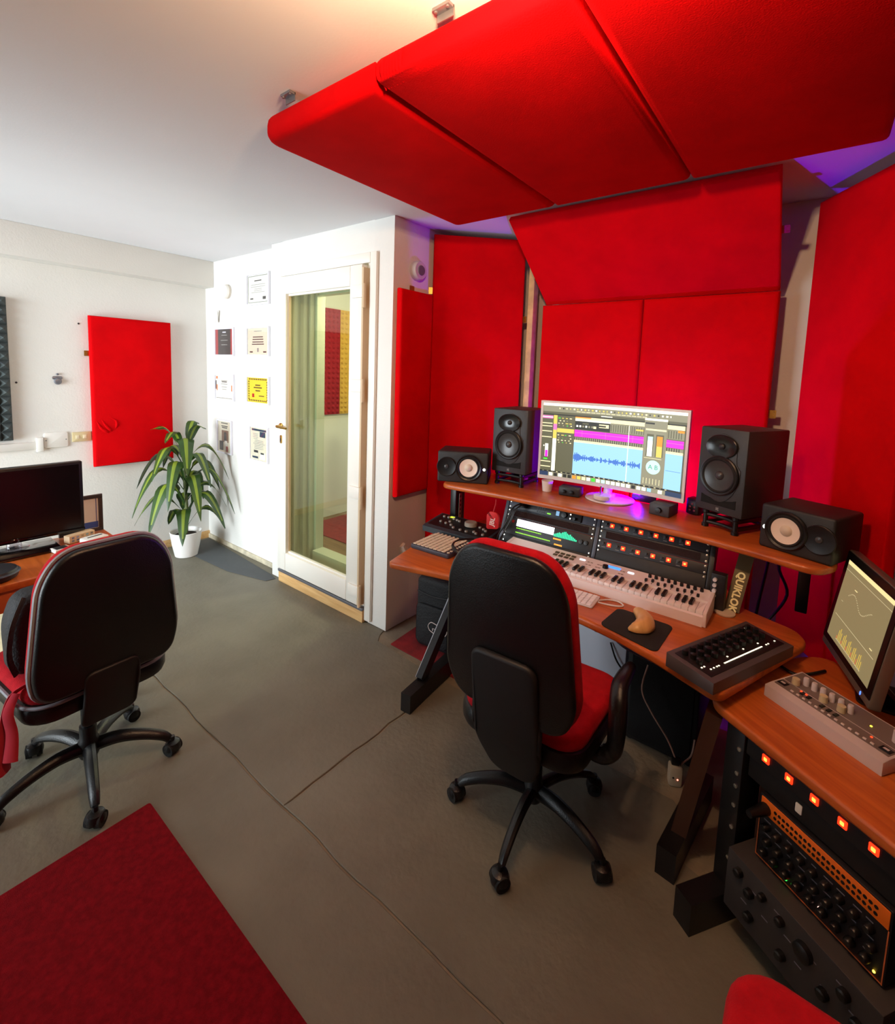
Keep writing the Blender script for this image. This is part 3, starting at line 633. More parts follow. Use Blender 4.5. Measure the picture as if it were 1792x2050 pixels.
MB().lathe([(.079, .022), (.084, .027), (.079, .032)], n=32).build('rim', mat('slate_rim', (56, 64, 80), .4), bw)
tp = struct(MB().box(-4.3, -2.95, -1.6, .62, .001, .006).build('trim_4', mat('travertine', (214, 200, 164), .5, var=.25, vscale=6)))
# backpack on the left chair
bp = thing('backpack', 'black backpack on the seat of the left office chair', 'backpack', (-2.12, .412, .511), R(93))
NY = mat('black_nylon', (18, 18, 22), .7, bump=.4, bscale=120)
b = MB(); b.slab(rpoly([(-.10, 0), (.10, 0), (.105, .18), (.07, .28), (-.07, .28), (-.105, .18)], .04, 5), -.06, .06, .032, XZ, 4); b.build('main_bag', NY, bp, 60)
b = MB(); b.slab(rpoly([(-.075, .02), (.075, .02), (.07, .15), (-.07, .15)], .03, 4), -.09, -.055, .015, XZ, 3); b.build('front_pocket', NY, bp, 60)
for s in (-1, 1): MB().tube([(s*.06, -.06, .28), (s*.10, -.09, .2), (s*.11, -.085, .1), (s*.09, -.06, .02)], .011, 8, smooth=5, flat=.5).build('strap', NY, bp)
MB().bbox(.11, .122, -.10, -.08, .12, .15, .003).build('buckle', BLACK, bp)
sc = thing('red_scarf', 'red cloth strap hanging below the left office chair', 'strap', (-1.985, .318, .0))
CL = mat('red_cloth', (170, 24, 44), .9)
MB().tube([(0, .02, .52), (.0, -.02, .50), (.01, -.04, .44), (.02, -.045, .36), (.03, -.05, .27)], [.012, .016, .02, .026, .03], 8, smooth=5, flat=.3).build('hanging_end', CL, sc, 60)
MB().tube([(.02, -.01, .515), (.04, -.035, .47), (.05, -.03, .40), (.065, -.04, .32)], [.012, .016, .018, .022], 8, smooth=5, flat=.3).build('short_end', CL, sc, 60)
# ================================================================== STUDIO DESK
sd = thing('studio_desk', 'cherry wood studio desk with raised shelf and built-in rack', 'desk', (0, 0, 0))
top = [(-1.533, 1.556), (-1.40, 1.595), (-1.213, 1.645), (-1.02, 1.682), (-.83, 1.692), (-.65, 1.682), (-.479, 1.648), (-.33, 1.596), (-.149, 1.515), (.05, 2.05), (.015, 2.125), (-.176, 2.20), (-.28, 2.46), (-1.56, 2.46), (-1.645, 2.03)]
tp_ = rpoly(top, [.03]+[.05]*7+[.035, .035, .03, .04, .03, .03, .03], 4)
MB().slab(tp_, .668, .70, .010, seg=3).build('desktop', WOOD, sd)
sh = [(-1.60, 2.04), (-1.25, 2.075), (-.953, 2.092), (-.6, 2.098), (-.326, 2.086), (-.12, 2.04), (.05, 1.985), (.105, 2.08), (.115, 2.42), (-1.62, 2.50), (-1.665, 2.2)]
MB().slab(rpoly(sh, [.04, .05, .05, .05, .05, .05, .045, .04, .02, .02, .03], 4), .958, .985, .009, seg=3).build('monitor_shelf', WOOD, sd)
# uprights carrying the shelf
for x in (-1.655, ):
    MB().bbox(x-.012, x+.03, 2.21, 2.30, .70, .958, .004).build('upright', BLKMET, sd)
b = MB(); b.slab(rrect(2.235, 2.26, .74, .89, .004), 0, .004, .001, frame((-1.622, 0, 0), (0, 1, 0), (0, 0, 1)))
st = b.build('slotted_strap', mat('strap_steel', (170, 164, 150), .4, metal=.6), sd)
for k in range(5): MB().slab(rrect(2.243, 2.252, .76+.026*k, .772+.026*k, .003), .0042, .0046, 0, frame((-1.622, 0, 0), (0, 1, 0), (0, 0, 1))).build('slot', DARK, st)
MB().bbox(.0, .04, 2.30, 2.40, .70, .958, .004).build('upright', BLKMET, sd)
tl = R(19.1)
def rackpt(x, v, d=0): return (x, 2.10+v*math.sin(tl)-d*math.cos(tl), .705+v*math.cos(tl)+d*math.sin(tl))
SLATE = mat('slate_steel', (74, 78, 90), .45, metal=.2)
def railbox(x0, x1, m, nm, d0=.004, v0=.0, v1=.252):
    b = MB(); b.slab(rrect(x0, x1, v0, v1), -.06, d0, .002, frame((0, 2.10, .705), (1, 0, 0), (0, math.sin(tl), math.cos(tl)))); return b.build(nm, m, sd)
railbox(-1.262, -1.243, SLATE, 'rack_side'); railbox(-.768, -.75, SLATE, 'rack_divider'); railbox(-.292, -.272, BLKMET, 'rack_side')
# lettered post
POST = mat('gold_lit_steel', (96, 84, 56), .4, metal=.3)  # black post; the golden light on it is put into the colour
po = MB().bar((-.195, 2.13, .702), (-.163, 2.235, .957), .052, .03, (0, 1, 0)).build('shelf_post', POST, sd)
ax = (Vector((-.163, 2.235, .957))-Vector((-.195, 2.13, .702))).normalized()
nx = Vector((0, -1, 0)); nx = (nx-ax*nx.dot(ax)).normalized(); tx = -ax; ty = nx.cross(tx)
Mx = Matrix(((tx.x, ty.x, nx.x), (tx.y, ty.y, nx.y), (tx.z, ty.z, nx.z)))
CREAML = mat('cream_lettering', (240, 226, 170), .5, emit=(240, 220, 150), es=.12)
pc = Vector((-.195, 2.13, .702))+ax*.075+nx*.0165
text_part('lettering', 'QUIKLOK', .036, CREAML, po, pc, tuple(Mx.to_euler()), bold=.0014)
# legs: feet, slanted posts
LEGM = mat('leg_steel', (24, 22, 24), .3, metal=.2)
def leg(xf, yf, yb, xt, yt):
    MB().bar((xf, yf, .046), (xf-.06, yb, .046), .055, .09).build('foot', BLKMET, sd)
    MB().bar((xf-.02, yf+.13, .09), (xt, yt, .668), .05, .035, (1, 0, 0)).build('leg', LEGM, sd)
leg(-1.40, 1.565, 2.2, -1.47, 2.26)
MB().bar((-1.432, 1.69, .095), (-1.484, 2.23, .655), .003, .036, (1, 0, 0)).build('leg_lit_strip', mat('lit_strip_grey', (176, 178, 186), .35, metal=.5), sd)  # window light on the leg, put in as a paler strip
LEGB = mat('brown_steel', (70, 40, 26), .45)
MB().bar((-.238, 1.668, .10), (-.162, 1.60, .605), .045, .06, (0, 1, 0)).build('leg', LEGB, sd)
MB().bar((-.255, 1.555, .05), (-.215, 1.98, .05), .06, .10).build('foot', BLKMET, sd)
MB().bar((-1.44, 2.2, .50), (-.22, 2.2, .50), .03, .10).build('crossbar', BLKMET, sd)
MB().bbox(-1.5, -.27, 2.435, 2.455, .2, .667, .003).build('back_board', BLACKM, sd)  # added board, stops violet LED light from spilling under the desk
b = MB(); b.bbox(-.62, -.16, 1.80, 2.12, .595, .61, .003); b.bbox(-.62, -.16, 1.80, 1.81, .61, .66, .002); b.build('cable_tray', BLKMET, sd)

# ================================================================== RACK GEAR
def rack(name, label, cat, x, v0, U=1, m=None, group=None, w=.472):
    t = thing(name, label, cat, rackpt(x, v0), (-tl, 0, 0), group); h = .0445*U-.0015
    MB().slab(rrect(0, w, 0, h), -.05, .004, .001, XZ).build('faceplate', m or BLACK, t)
    for sx in (.008, w-.008):
        for sz in (.009, h-.009): MB().lathe([(.0045, .004), (.0042, .0065), (.0005, .007)], frame((sx, 0, sz), (1, 0, 0), (0, 0, 1)), 10).build('screw', SCREW, t)
    return t, h
def F(x, z, d=.004): return frame((x, -d, z), (1, 0, 0), (0, 0, 1))
REDL = glow('red_indicator', (255, 48, 16), 2.2); REDC2 = glow('red_core', (255, 150, 60), 3)
SWI = mat('switch_grey', (44, 44, 48), .5)
def red_unit(label, v0):
    t, h = rack('rack_switch_unit', label, 'rack unit', -.747, v0, 1, mat('anthracite', (26, 26, 30), .5), w=.453)
    for k in range(6):
        x = .052+.0636*k
        l = MB().slab(rrect(x-.009, x+.009, .013, .031, .001), .004, .0075, .001, XZ).build('lit_switch', REDL, t)
        MB().slab(rrect(x-.004, x+.004, .018, .026, .002), .0075, .0079, 0, XZ).build('core', REDC2, l)
        MB().slab(rrect(x-.034, x-.016, .014, .034, .002), .004, .006, .001, XZ).build('knob_plate', SWI, t)
        MB().lathe([(.005, .006), (.0045, .012), (.0005, .0125)], frame((x-.025, 0, .026), (1, 0, 0), (0, 0, 1)), 10).build('switch_knob', BLACK, t)
        prints('caption', [(x-.033, .008, x-.017, .010, GREYP)], t, F(0, 0))
    return t
red_unit('upper rack unit in the right bay with six glowing red switches', .204)
red_unit('lower rack unit in the right bay with six glowing red switches', .116)
VENT = mat('vent_mesh', (46, 24, 24), .8, bump=.8, bscale=500)
def vent(label, x, v0, w):
    t, h = rack('vent_panel', label, 'rack panel', x, v0, 1, DARK, w=w)
    MB().slab(rrect(.03, w-.03, .006, h-.006, .002), .004, .005, 0, XZ).build('mesh', VENT, t)
vent('dark perforated vent panel between the two red-switch rack units', -.747, .160, .453)
vent('dark perforated vent panel under the audio interface in the left bay', -1.24, .160, .47)
t, h = rack('plain_rack_unit', 'plain black rack unit at the bottom of the right bay', 'rack panel', -.747, .028, 2, BLACKM, w=.453)
# interface (left bay, top)
t, h = rack('audio_interface', 'black audio interface with a small blue display at the top of the left rack bay', 'audio interface', -1.24, .204, 1, SLATE, w=.47)
MB().slab(rrect(.06, .40, .002, h+.0, .006), .004, .012, .003, XZ).build('front', mat('interface_black', (22, 24, 27), .4), t)
b = MB()
for i in range(4):
    for j in range(3): b.slab(rrect(.165+.012*i, .172+.012*i, .009+.010*j, .015+.010*j), .012, .0128, 0, XZ)
b.build('button_grid', DARK, t)
MB().slab(rrect(.222, .242, .010, .015, .002), .012, .013, 0, XZ).build('green_light', glow('led_green', (120, 240, 40), 2), t)
MB().slab(rrect(.268, .285, .012, .034), .012, .0126, 0, XZ).build('display', glow('display_blue', (130, 180, 220), 1), t)
MB().lathe([(.014, .012), (.013, .024), (.0005, .025)], F(.313, .022, 0), 18).build('level_knob', BLACK, t)
for z in (.012, .031): MB().lathe([(.005, .012), (.004, .02)], F(.346, z, 0), 12).build('jack', SCREW, t)
MB().lathe([(.007, .012), (.007, .03)], F(.368, .014, 0), 12).build('plug', BLACK, t)
for k, z in enumerate((.030, .020)):
    MB().tube([(.10, -.012, z), (.10, -.05, z+.002), (.095, -.062, z)], .008, 10, smooth=3).build('jack_plug', BLACK, t)
cb = tag(MB().tube([rackpt(-1.145, .234, .062), rackpt(-1.175, .20, .085), rackpt(-1.20, .12, .075), rackpt(-1.235, .055, .06), rackpt(-1.25, .01, .04)], .004, 8, smooth=6).build('audio_cable', BLACK), 'black audio cable drooping from the interface, outer one', 'cable')
cb = tag(MB().tube([rackpt(-1.145, .224, .062), rackpt(-1.165, .19, .075), rackpt(-1.185, .12, .07), rackpt(-1.215, .055, .06), rackpt(-1.235, .01, .04)], .004, 8, smooth=6).build('audio_cable', BLACK), 'black audio cable drooping from the interface, inner one', 'cable')
# analyser with lit meters
t, h = rack('signal_processor', 'rack processor with a glaring white display and green level meters', 'processor', -1.24, .0715, 2, mat('processor_black', (30, 32, 36), .45), w=.47)
MB().slab(rrect(.065, .272, .048, .084, .002), .004, .005, 0, XZ).build('white_display', glow('display_white', (248, 250, 255), 3), t)
MB().slab(rrect(.036, .05, .060, .074, .003), .004, .008, .002, XZ).build('power_button', REDP, t)
LGR = glow('meter_green', (150, 235, 30), 1.6); TEAL = glow('meter_teal', (30, 225, 160), 1.5); AMB = glow('meter_amber', (255, 150, 20), 2)
b = MB()
for k in range(22): b.slab(rrect(.068+.0065*k, .072+.0065*k, .036, .0405), .004, .005, 0, XZ)
for k in range(30): b.slab(rrect(.068+.0065*k, .072+.0065*k, .014, .019), .004, .005, 0, XZ)
stuff(b.build('level_meters', LGR, t))
b = MB()
for k in range(15):
    hh = (.012, .016, .02, .024, .022, .028, .032, .034, .028, .024, .026, .02, .016, .012, .008)[k]; b.slab(rrect(.275+.008*k, .2805+.008*k, .044, .044+hh), .004, .005, 0, XZ)
stuff(b.build('spectrum_bars', TEAL, t))
b = MB()
for k in range(6): b.slab(rrect(.275+.007*k, .2805+.007*k, .030, .037), .004, .005, 0, XZ)
for k in range(6): b.slab(rrect(.285+.007*k, .2905+.007*k, .004, .011), .004, .005, 0, XZ)
stuff(b.build('amber_lights', AMB, t))
for x in (.415, .44): MB().lathe([(.011, .004), (.010, .014), (.0005, .015)], F(x, .05, 0), 16).build('dial', BLACK, t)
t, h = rack('patch_bay', 'black patch unit lowest in the left rack bay behind the keyboard', 'rack unit', -1.24, .028, 1, BLACK, w=.47)
for k in range(10): MB().lathe([(.005, .004), (.004, .005), (.0005, .0045)], F(.06+.036*k, .022, 0), 8).build('socket', DARK, t)

# ================================================================== SPEAKERS
def big_speaker(label, loc, rot, w=.205, h=.352, dp=.27):
    t = thing('studio_monitor_speaker', label, 'speaker', loc, rot, 'tall studio speakers')
    y0 = -dp/2
    CAB = mat('speaker_vinyl', (48, 48, 50), .5, bump=.1, bscale=350)
    MB().bbox(-w/2, w/2, y0, dp/2, 0, h, .006).build('cabinet', CAB, t)
    G = lambda x, z: frame((x, y0, z), (1, 0, 0), (0, 0, 1))
    # raised hourglass trim around both drivers
    pts = []
    for k in range(40):
        a = 2*PI*k/40; x = math.cos(a); z = math.sin(a); pts.append((x*(.084 if z < .1 else .072)*(1 if abs(z-.25) > .2 else .93), .19+z*.142))
    MB().slab(pts, 0, .004, .002, G(0, 0)).build('baffle_trim', CAB, t)
    MB().lathe([(.066, .003), (.067, .012), (.064, .014), (.055, .011), (.035, .006), (.016, .005), (.0005, .005)], G(0, .278), 32, 1, .72, False).build('waveguide', mat('waveguide_gloss', (26, 25, 25), .22), t)
    MB().lathe([(.013, .004), (.012, .010), (.007, .014), (.0005, .015)], G(0, .278), 16).build('tweeter_dome', DARK, t)
    MB().lathe([(.081, .003), (.082, .013), (.078, .016), (.072, .014)], G(0, .158), 36, caps=False).build('woofer_ring', BLACK, t)
    MB().lathe([(.073, .013), (.068, .017), (.062, .012)], G(0, .158), 36, caps=False).build('surround', RUBBER, t)
    MB().lathe([(.0625, .012), (.045, .007), (.02, .0045), (.0005, .0045)], G(0, .158), 36, caps=False).build('cone', mat('cone_grey', (52, 49, 48), .3), t)
    MB().lathe([(.019, .0046), (.016, .010), (.009, .014), (.0005, .0155)], G(0, .158), 20).build('dust_cap', mat('cap_grey', (60, 58, 58), .35), t)
    p = [(-.075, .032), (.075, .032), (.075, .068)]+[(.075-.15*k/10, .066-.012*math.sin(PI*k/10)) for k in range(1, 10)]+[(-.075, .068)]
    MB().slab(p, 0, .0022, 0, G(0, 0)).build('port_slot', mat('port_black', (4, 4, 4), .9), t)
    MB().lathe([(.0035, .0042), (.003, .006), (.0005, .0065)], G(0, .236), 10).build('status_light', glow('led_blue', (60, 110, 255), 9), t)
    prints('emblem', [(-.006, .011, -.003, .023, GREYP), (-.003, .015, .001, .018, GREYP), (.0, .018, .005, .023, GREYP), (.0, .011, .006, .015, GREYP)], t, G(0, 0))
    return t
def speaker_stand(label, loc, rot, w=.15, dp=.19, h=.072):
    t = thing('speaker_stand', label, 'speaker stand', loc, rot, 'desktop speaker stands')
    for sx in (-1, 1):
        for sy in (-1, 1):
            MB().lathe([(.014, 0), (.014, .012), (.010, .016), (.010, h-.016), (.014, h-.012), (.014, h)], Matrix.Translation((sx*w/2, sy*dp/2, 0)), 14).build('post', BLACK, t)
        for z in (.02, h-.02): MB().bar((sx*w/2, -dp/2, z), (sx*w/2, dp/2, z), .014, .014).build('side_rail', BLACK, t)
    for sy in (-1, 1):
        for z in (.02, h-.02):
            MB().tube([(-w/2, sy*dp/2, z), (-w/4, sy*dp/2+.008, z), (0, sy*dp/2+.012, z), (w/4, sy*dp/2+.008, z), (w/2, sy*dp/2, z)], .008, 8, smooth=3).build('cross_rail', BLACK, t)
big_speaker('tall black studio speaker on a stand left of the white monitor', (-1.318, 2.395, 1.0585), R(2), .212)
speaker_stand('black desktop stand under the tall left speaker', (-1.318, 2.375, .9855), R(2))
big_speaker('tall black studio speaker on a stand right of the white monitor', (-.228, 2.337, 1.0585), R(-26.5), .205)
speaker_stand('black desktop stand under the tall right speaker', (-.233, 2.313, .9855), R(-26.5), .13)
def small_speaker(label, loc, rot, w, h, dp, flip):
    t = thing('nearfield_speaker', label, 'speaker', loc, rot, 'small white-cone speakers lying on their sides')
    y0 = -dp/2; CAB = mat('nearfield_vinyl', (34, 33, 33), .55, bump=.1, bscale=350)
    MB().slab(rrect(-w/2, w/2, 0, h, .01, 3), -dp/2, dp/2, .008, XZ, 3).build('cabinet', CAB, t)
    G = lambda x, z: frame((x, y0, z), (1, 0, 0), (0, 0, 1)); s = flip; r = h*.38; wx = s*w*.12; tx = -s*w*.32
    MB().lathe([(r*1.12, .0), (r*1.12, .008), (r*1.05, .012), (r*.92, .008)], G(wx, h*.5), 36, caps=False).build('woofer_ring', BLACK, t)
    MB().lathe([(r*.93, .008), (r*.85, .013), (r*.76, .009)], G(wx, h*.5), 36, caps=False).build('surround', RUBBER, t)
    MB().lathe([(r*.77, .009), (r*.55, .0045), (r*.33, .003), (.0005, .003)], G(wx, h*.5), 36, caps=False).build('cone', mat('white_cone', (238, 222, 206), .5), t)
    MB().lathe([(r*.33, .003), (r*.29, .007), (r*.16, .011), (.0005, .0125)], G(wx, h*.5), 24).build('dust_cap', mat('cap_ivory', (214, 200, 180), .45), t)
    MB().lathe([(r*.82, 0), (r*.82, .006), (r*.78, .008), (r*.6, .005), (r*.3, .003), (.0005, .003)], G(tx, h*.5), 30, caps=False).build('waveguide', BLACK, t)
    MB().lathe([(r*.2, .002), (r*.17, .007), (.0005, .010)], G(tx, h*.5), 16).build('tweeter_dome', mat('dome_grey', (60, 60, 62), .3), t)
    MB().lathe([(.0075, .0), (.007, .002), (.0005, .0025)], G(s*w*.425, h*.47), 14).build('lit_emblem', glow('emblem_white', (255, 255, 250), 5), t)
    return t
a = R(27.5); fm = Vector((-1.53, 2.132)); bd = Vector((-math.sin(a), math.cos(a)))
c = fm+bd*.1; small_speaker('small black speaker with white cone lying at the left end of the shelf', (c.x, c.y, .9855), a, .285, .175, .2, 1)
a = R(-22); fm = Vector((-.022, 2.089)); bd = Vector((-math.sin(a), math.cos(a)))
c = fm+bd*.11; small_speaker('small black speaker with white cone lying at the right end of the shelf', (c.x, c.y, .9855), a, .235, .165, .22, -1)

# ================================================================== MAIN MONITOR
mn = thing('computer_monitor', 'large white curved monitor showing audio editing software', 'monitor', (-.80, 2.36, .9855))
MW = mat('monitor_white', (226, 214, 208), .35)
hw, zb, zt = .364, .062, .482; RC = 1.9
def curve(u, v, h): return (u, v, h+u*u/(2*RC))
def curved_box(u0, u1, v0, v1, h0, h1):
    b = MB(); n = 16; vs = []
    for i in range(n+1):
        u = u0+(u1-u0)*i/n
        for v, h in ((v0, h0), (v1, h0), (v1, h1), (v0, h1)): vs.append(XZ @ Vector(curve(u, v, h)))
    fs = [[0, 1, 2, 3], [n*4+3, n*4+2, n*4+1, n*4]]
    for i in range(n):
        for k in range(4): j = (k+1) % 4; fs.append([i*4+j, i*4+k, (i+1)*4+k, (i+1)*4+j])
    b.add(vs, fs); return b
b = curved_box(-hw, hw, zb, zt, -.03, .0); b.mi = 0
for a_ in ((-hw, -hw+.012, zb, zt), (hw-.012, hw, zb, zt), (-hw+.012, hw-.012, zt-.012, zt), (-hw+.012, hw-.012, zb, zb+.02)):
    c = curved_box(*a_, .0, .004); b.add(c.v, c.f)
hs = b.build('housing', MW, mn)
def E(n, c, s=1.0): return glow('scr_'+n, c, s*1.2)
SBG = E('olive', (104, 100, 72), .9); SDK = E('dark', (44, 42, 34), .8); SWH = E('white', (255, 252, 226), 1.5); SCR = E('cream', (248, 232, 176), 1.25); SYE = E('yellow', (228, 206, 90), 1.1)
SMG = E('magenta', (240, 20, 200), 1.25); SPK = E('pink', (240, 120, 190), 1.1); SBL = E('sky', (150, 200, 240), 1.25); SBD = E('blue', (30, 90, 190), 1.1); SNV = E('navy', (38, 60, 96), .9); SGR = E('green', (70, 225, 50), 1.2); SOR = E('orange', (250, 140, 30), 1.3); SMT = E('mint', (190, 245, 225), 1.3); SGY = E('grey', (150, 144, 116), 1.0)
U = lambda u: -hw+.012+u*(2*hw-.024)
V = lambda v: zt-.012-v*(zt-zb-.032)
it = []
def q(u0, v0, u1, v1, m): it.append((U(u0), V(v1), U(u1), V(v0), m))
q(0, 0, 1, 1, SBG); q(0, 0, 1, .035, SWH); q(0, .035, 1, .115, SGY); q(0, .145, 1, .16, SDK)
rr = random.Random(4)
for k in range(30): u = .12+.8*k/30; q(u, .055, u+rr.uniform(.006, .014), .075, rr.choice((SCR, SWH, SYE, SDK)))
for k in range(14): u = .25+.5*k/14; q(u, .09, u+.03, .098, SCR)
q(.43, .125, .51, .135, SWH)
q(.0, .16, .08, .93, SBG); q(.0, .17, .078, .21, SPK); q(0, .185, .078, .195, SWH)
for v in (.27, .31, .38, .46, .80, .87): q(.0, v, .075, v+.012, SCR)
q(.028, .56, .052, .74, SWH); q(.03, .65, .05, .74, SMG); q(.015, .58, .022, .6, SWH); q(.02, .76, .05, .78, SGR)
q(.083, .16, .11, .93, SWH); q(.083, .16, .11, .28, SYE); q(.083, .28, .11, .36, SPK); q(.083, .36, .11, .48, SYE)
q(.112, .16, .24, .93, SBG); q(.112, .335, .24, .39, SYE)
for k, v in enumerate((.19, .225, .26, .29, .42, .46, .49, .52)):
    for j in range(4): q(.118+.028*j+.01*(k % 2), v, .118+.028*j+rr.uniform(.008, .022), v+.012, rr.choice((SCR, SCR, SYE, SGR)))
q(.245, .16, .99, .21, SCR); q(.245, .16, .36, .175, SOR) 
q(.245, .215, .50, .325, SDK); q(.245, .195, .5, .215, SWH)
for k in range(6): q(.255+.022*k, .27, .268+.022*k, .295, rr.choice((SGY, SWH)))
q(.30, .235, .345, .255, SBG); q(.38, .27, .40, .30, SCR); q(.42, .235, .49, .28, SCR); q(.42, .25, .47, .27, SDK)
q(.5, .215, .99, .325, SGY)
for k in range(30): u = .505+.016*k; q(u, .225, u+.006, .315, SBG)
q(.245, .325, .99, .335, SBG)
q(.245, .335, .99, .425, SMG)
for u in (.30, .47, .66): q(u, .335, u+.002, .425, SPK)
q(.245, .37, .99, .375, SPK)
q(.245, .43, .99, .47, SGY)
for k in range(48): u = .247+.0152*k; q(u, .43, u+.005, .47, SDK)
q(.245, .47, .99, .50, SCR)
q(.245, .50, .99, .925, SBL)
for k in range(70):
    u = .248+.0068*k; amp = .01+.035*abs(math.sin(k*1.7)*math.sin(k*.37+.6)) + (.02 if k < 8 else 0)
    if k in (24, 27, 28, 31, 36, 37, 55): amp = .006
    q(u, .70-amp, u+.0058, .70+amp, SBD)
q(.89, .70, .985, .704, SBD)
q(.632, .215, .636, .925, SWH); q(.95, .215, .99, .24, SOR); q(.68, .25, .73, .27, SYE)
q(.735, .10, .883, .93, SGY); q(.735, .10, .883, .125, SWH); q(.74, .15, .80, .17, SDK); q(.745, .225, .878, .245, SCR)
q(.755, .29, .80, .56, SBG); q(.762, .32, .795, .56, SWH); q(.762, .32, .795, .37, SMT); q(.815, .29, .865, .56, SBG); q(.822, .31, .858, .56, SOR); q(.822, .43, .858, .56, SYE)
q(.745, .58, .86, .585, SCR)
for k in range(6): u = .75+.021*k; q(u, .83, u+.003, .90, SCR)
q(0, .925, 1, .945, SDK)
for k in range(26): u = .02+.035*k; q(u, .93, u+.012, .938, rr.choice((SCR, SGY)))
q(0, .945, .065, 1, SNV); q(.065, .945, .90, 1, SGY); q(.90, .945, 1, 1, SNV)
dc = (SWH, SDK, SWH, SDK, SDK, SOR, SYE, SCR, SWH, SGR, SWH, SMT, SWH, SWH, SWH, SWH, SWH, SDK, SWH, SWH, SBL, SGY, SWH)
for k, m in enumerate(dc): u = .072+.0355*k; q(u, .952, u+.027, .995, m)
prints('screen_image', it, hs, XZ @ Matrix.Translation((0, 0, .0004)), curve, .008)
mt_ = curve(U(.81), V(.69), .0085)
MB().lathe([(.033, .0072), (.033, .0075)], Matrix.Translation((mt_[0], mt_[1], 0)), 28).warp(lambda x, y, z: tuple(XZ @ Vector(curve(x, y, z)))).build('meter_disc', SMT, hs)
text_part('meter_letters', 'A B', .03, E('teal_text', (60, 160, 130), .9), hs, tuple(XZ @ Vector((mt_[0], mt_[1], mt_[2]+.0004))), (PI/2, 0, -math.atan(mt_[0]/RC)), .0002)
MB().tube([(.0, .02, .02), (.0, .03, .06), (.0, .05, .12), (.0, .03, .2)], [.022, .02, .02, .02], 12, smooth=4).build('neck', MW, mn)
MB().lathe([(.118, 0), (.121, .003), (.118, .008), (.09, .010), (.03, .014), (.026, .03)], Matrix.Translation((.01, .03, 0)), 40).build('base', MW, mn)
bl_ = thing('led_light_bar', 'small blue LED light bar glowing behind the monitor neck', 'light', (-.655, 2.48, .9855))
MB().bbox(-.05, .05, -.012, .012, 0, .03, .004).build('bar_body', BLACK, bl_)
MB().bbox(-.008, .07, -.022, -.013, 0, .075, .002).build('added_light_stop', BLACK, bl_)  # added lip, blocks LED light from the front of the shelf
MB().slab(rrect(-.045, .045, -.008, .008), .0302, .032).build('diffuser', glow('led_violet', (80, 10, 255), 14), bl_)
d_ = bpy.data.lights.new('led_violet', 'POINT'); d_.shadow_soft_size = .02; d_.energy = 40; d_.color = (.16, .0, 1)
lo = bpy.data.objects.new('led_violet', d_); COL.objects.link(lo); lo.location = (-.655, 2.485, 1.035)
# ================================================================== SHELF ITEMS
cu = thing('paper_cup', 'small white cup on the shelf left of the monitor', 'cup', (-1.10, 2.315, .9855))
MB().lathe([(.024, 0), (.030, .055), (.031, .057), (.029, .057), (.023, .004), (.0005, .004)], n=24).build('cup_body', mat('cup_white', (226, 214, 204), .5), cu)
db = thing('headphone_amplifier', 'small black box with two knobs beside the white cup', 'audio box', (-.972, 2.33, .9855), R(8))
MB().bbox(-.055, .055, -.04, .04, 0, .045, .006).build('case', DARK, db)
for x in (-.025, .015): MB().lathe([(.010, .04), (.009, .052), (.0005, .053)], frame((x, 0, .022), (1, 0, 0), (0, 0, 1)), 14).build('knob', BLACK, db)
db = thing('volume_box', 'small grey box with one central knob right of the monitor base', 'audio box', (-.515, 2.315, .9855), R(-8))
MB().bbox(-.045, .045, -.055, .055, 0, .052, .004).build('case', mat('box_slate', (58, 58, 64), .5), db)
MB().lathe([(.013, .055), (.012, .068), (.0005, .069)], frame((0, 0, .026), (1, 0, 0), (0, 0, 1)), 18).build('knob', BLACK, db)
db = thing('mini_speaker', 'tiny black cube speaker under the right corner of the monitor', 'speaker', (-.405, 2.425, .9855), R(-15))
MB().bbox(-.03, .03, -.03, .03, 0, .075, .008).build('case', BLACK, db)
for x, z in ((-.01, .02), (.01, .02), (-.01, .036), (.01, .036), (0, .05)): MB().lathe([(.005, .03), (.004, .0315), (.0005, .0318)], frame((x, 0, z), (1, 0, 0), (0, 0, 1)), 10).build('grille_dot', mat('dot_red', (120, 60, 60), .5), db)
pk = thing('white_puck', 'white round puck with a thin rod on the monitor base', 'puck', (-.80, 2.316, 1.0))
MB().lathe([(.042, 0), (.044, .003), (.044, .017), (.04, .02), (.0005, .02)], n=28).build('disc', MW, pk)
MB().cyl((-.012, 0, .02), (-.012, .0, .062), .0045, n=10).build('rod', CHROME, pk)

# ================================================================== DESKTOP ITEMS
# midi keyboard
KW = mat('keyboard_white', (244, 234, 234), .4); KK = mat('white_key', (248, 240, 240), .3); BKK = mat('black_key', (22, 20, 20), .35)
X0, X1 = -1.162, -.250; L = X1-X0
kb = thing('midi_keyboard', 'long white piano-style keyboard controller on the studio desk', 'keyboard', ((X0+X1)/2, 1.905, .7005))
b = MB()
prof = [(0, 0), (.185, 0), (.185, .074), (.100, .062), (.098, .034), (.012, .03), (.010, .042), (0, .038)]
M_ = frame((-L/2+.012, 0, 0), (0, 1, 0), (0, 0, 1)); b.slab(prof, 0, L-.024, 0, M_); b.build('chassis', KW, kb)
for s in (-1, 1):
    xx = -L/2 if s < 0 else L/2-.012
    MB().slab(rpoly([(0, 0), (.185, 0), (.185, .078), (.10, .066), (.05, .062), (.0, .056)], .006, 2), 0, .012, .001, frame((xx, 0, 0), (0, 1, 0), (0, 0, 1))).build('end_cheek', KW, kb)
NW = 36; kx0 = -L/2+.014; kw = (L-.028)/NW
wk = MB().slab(rrect(0, kw-.0012, .0, .085, .0015, 2), 0, .020, .002); wk0 = wk.build('white_key', KK, kb, loc=(kx0, .013, .034))
for k in range(1, NW): share(wk0, 'white_key', kb, (kx0+k*kw, .013, .034))
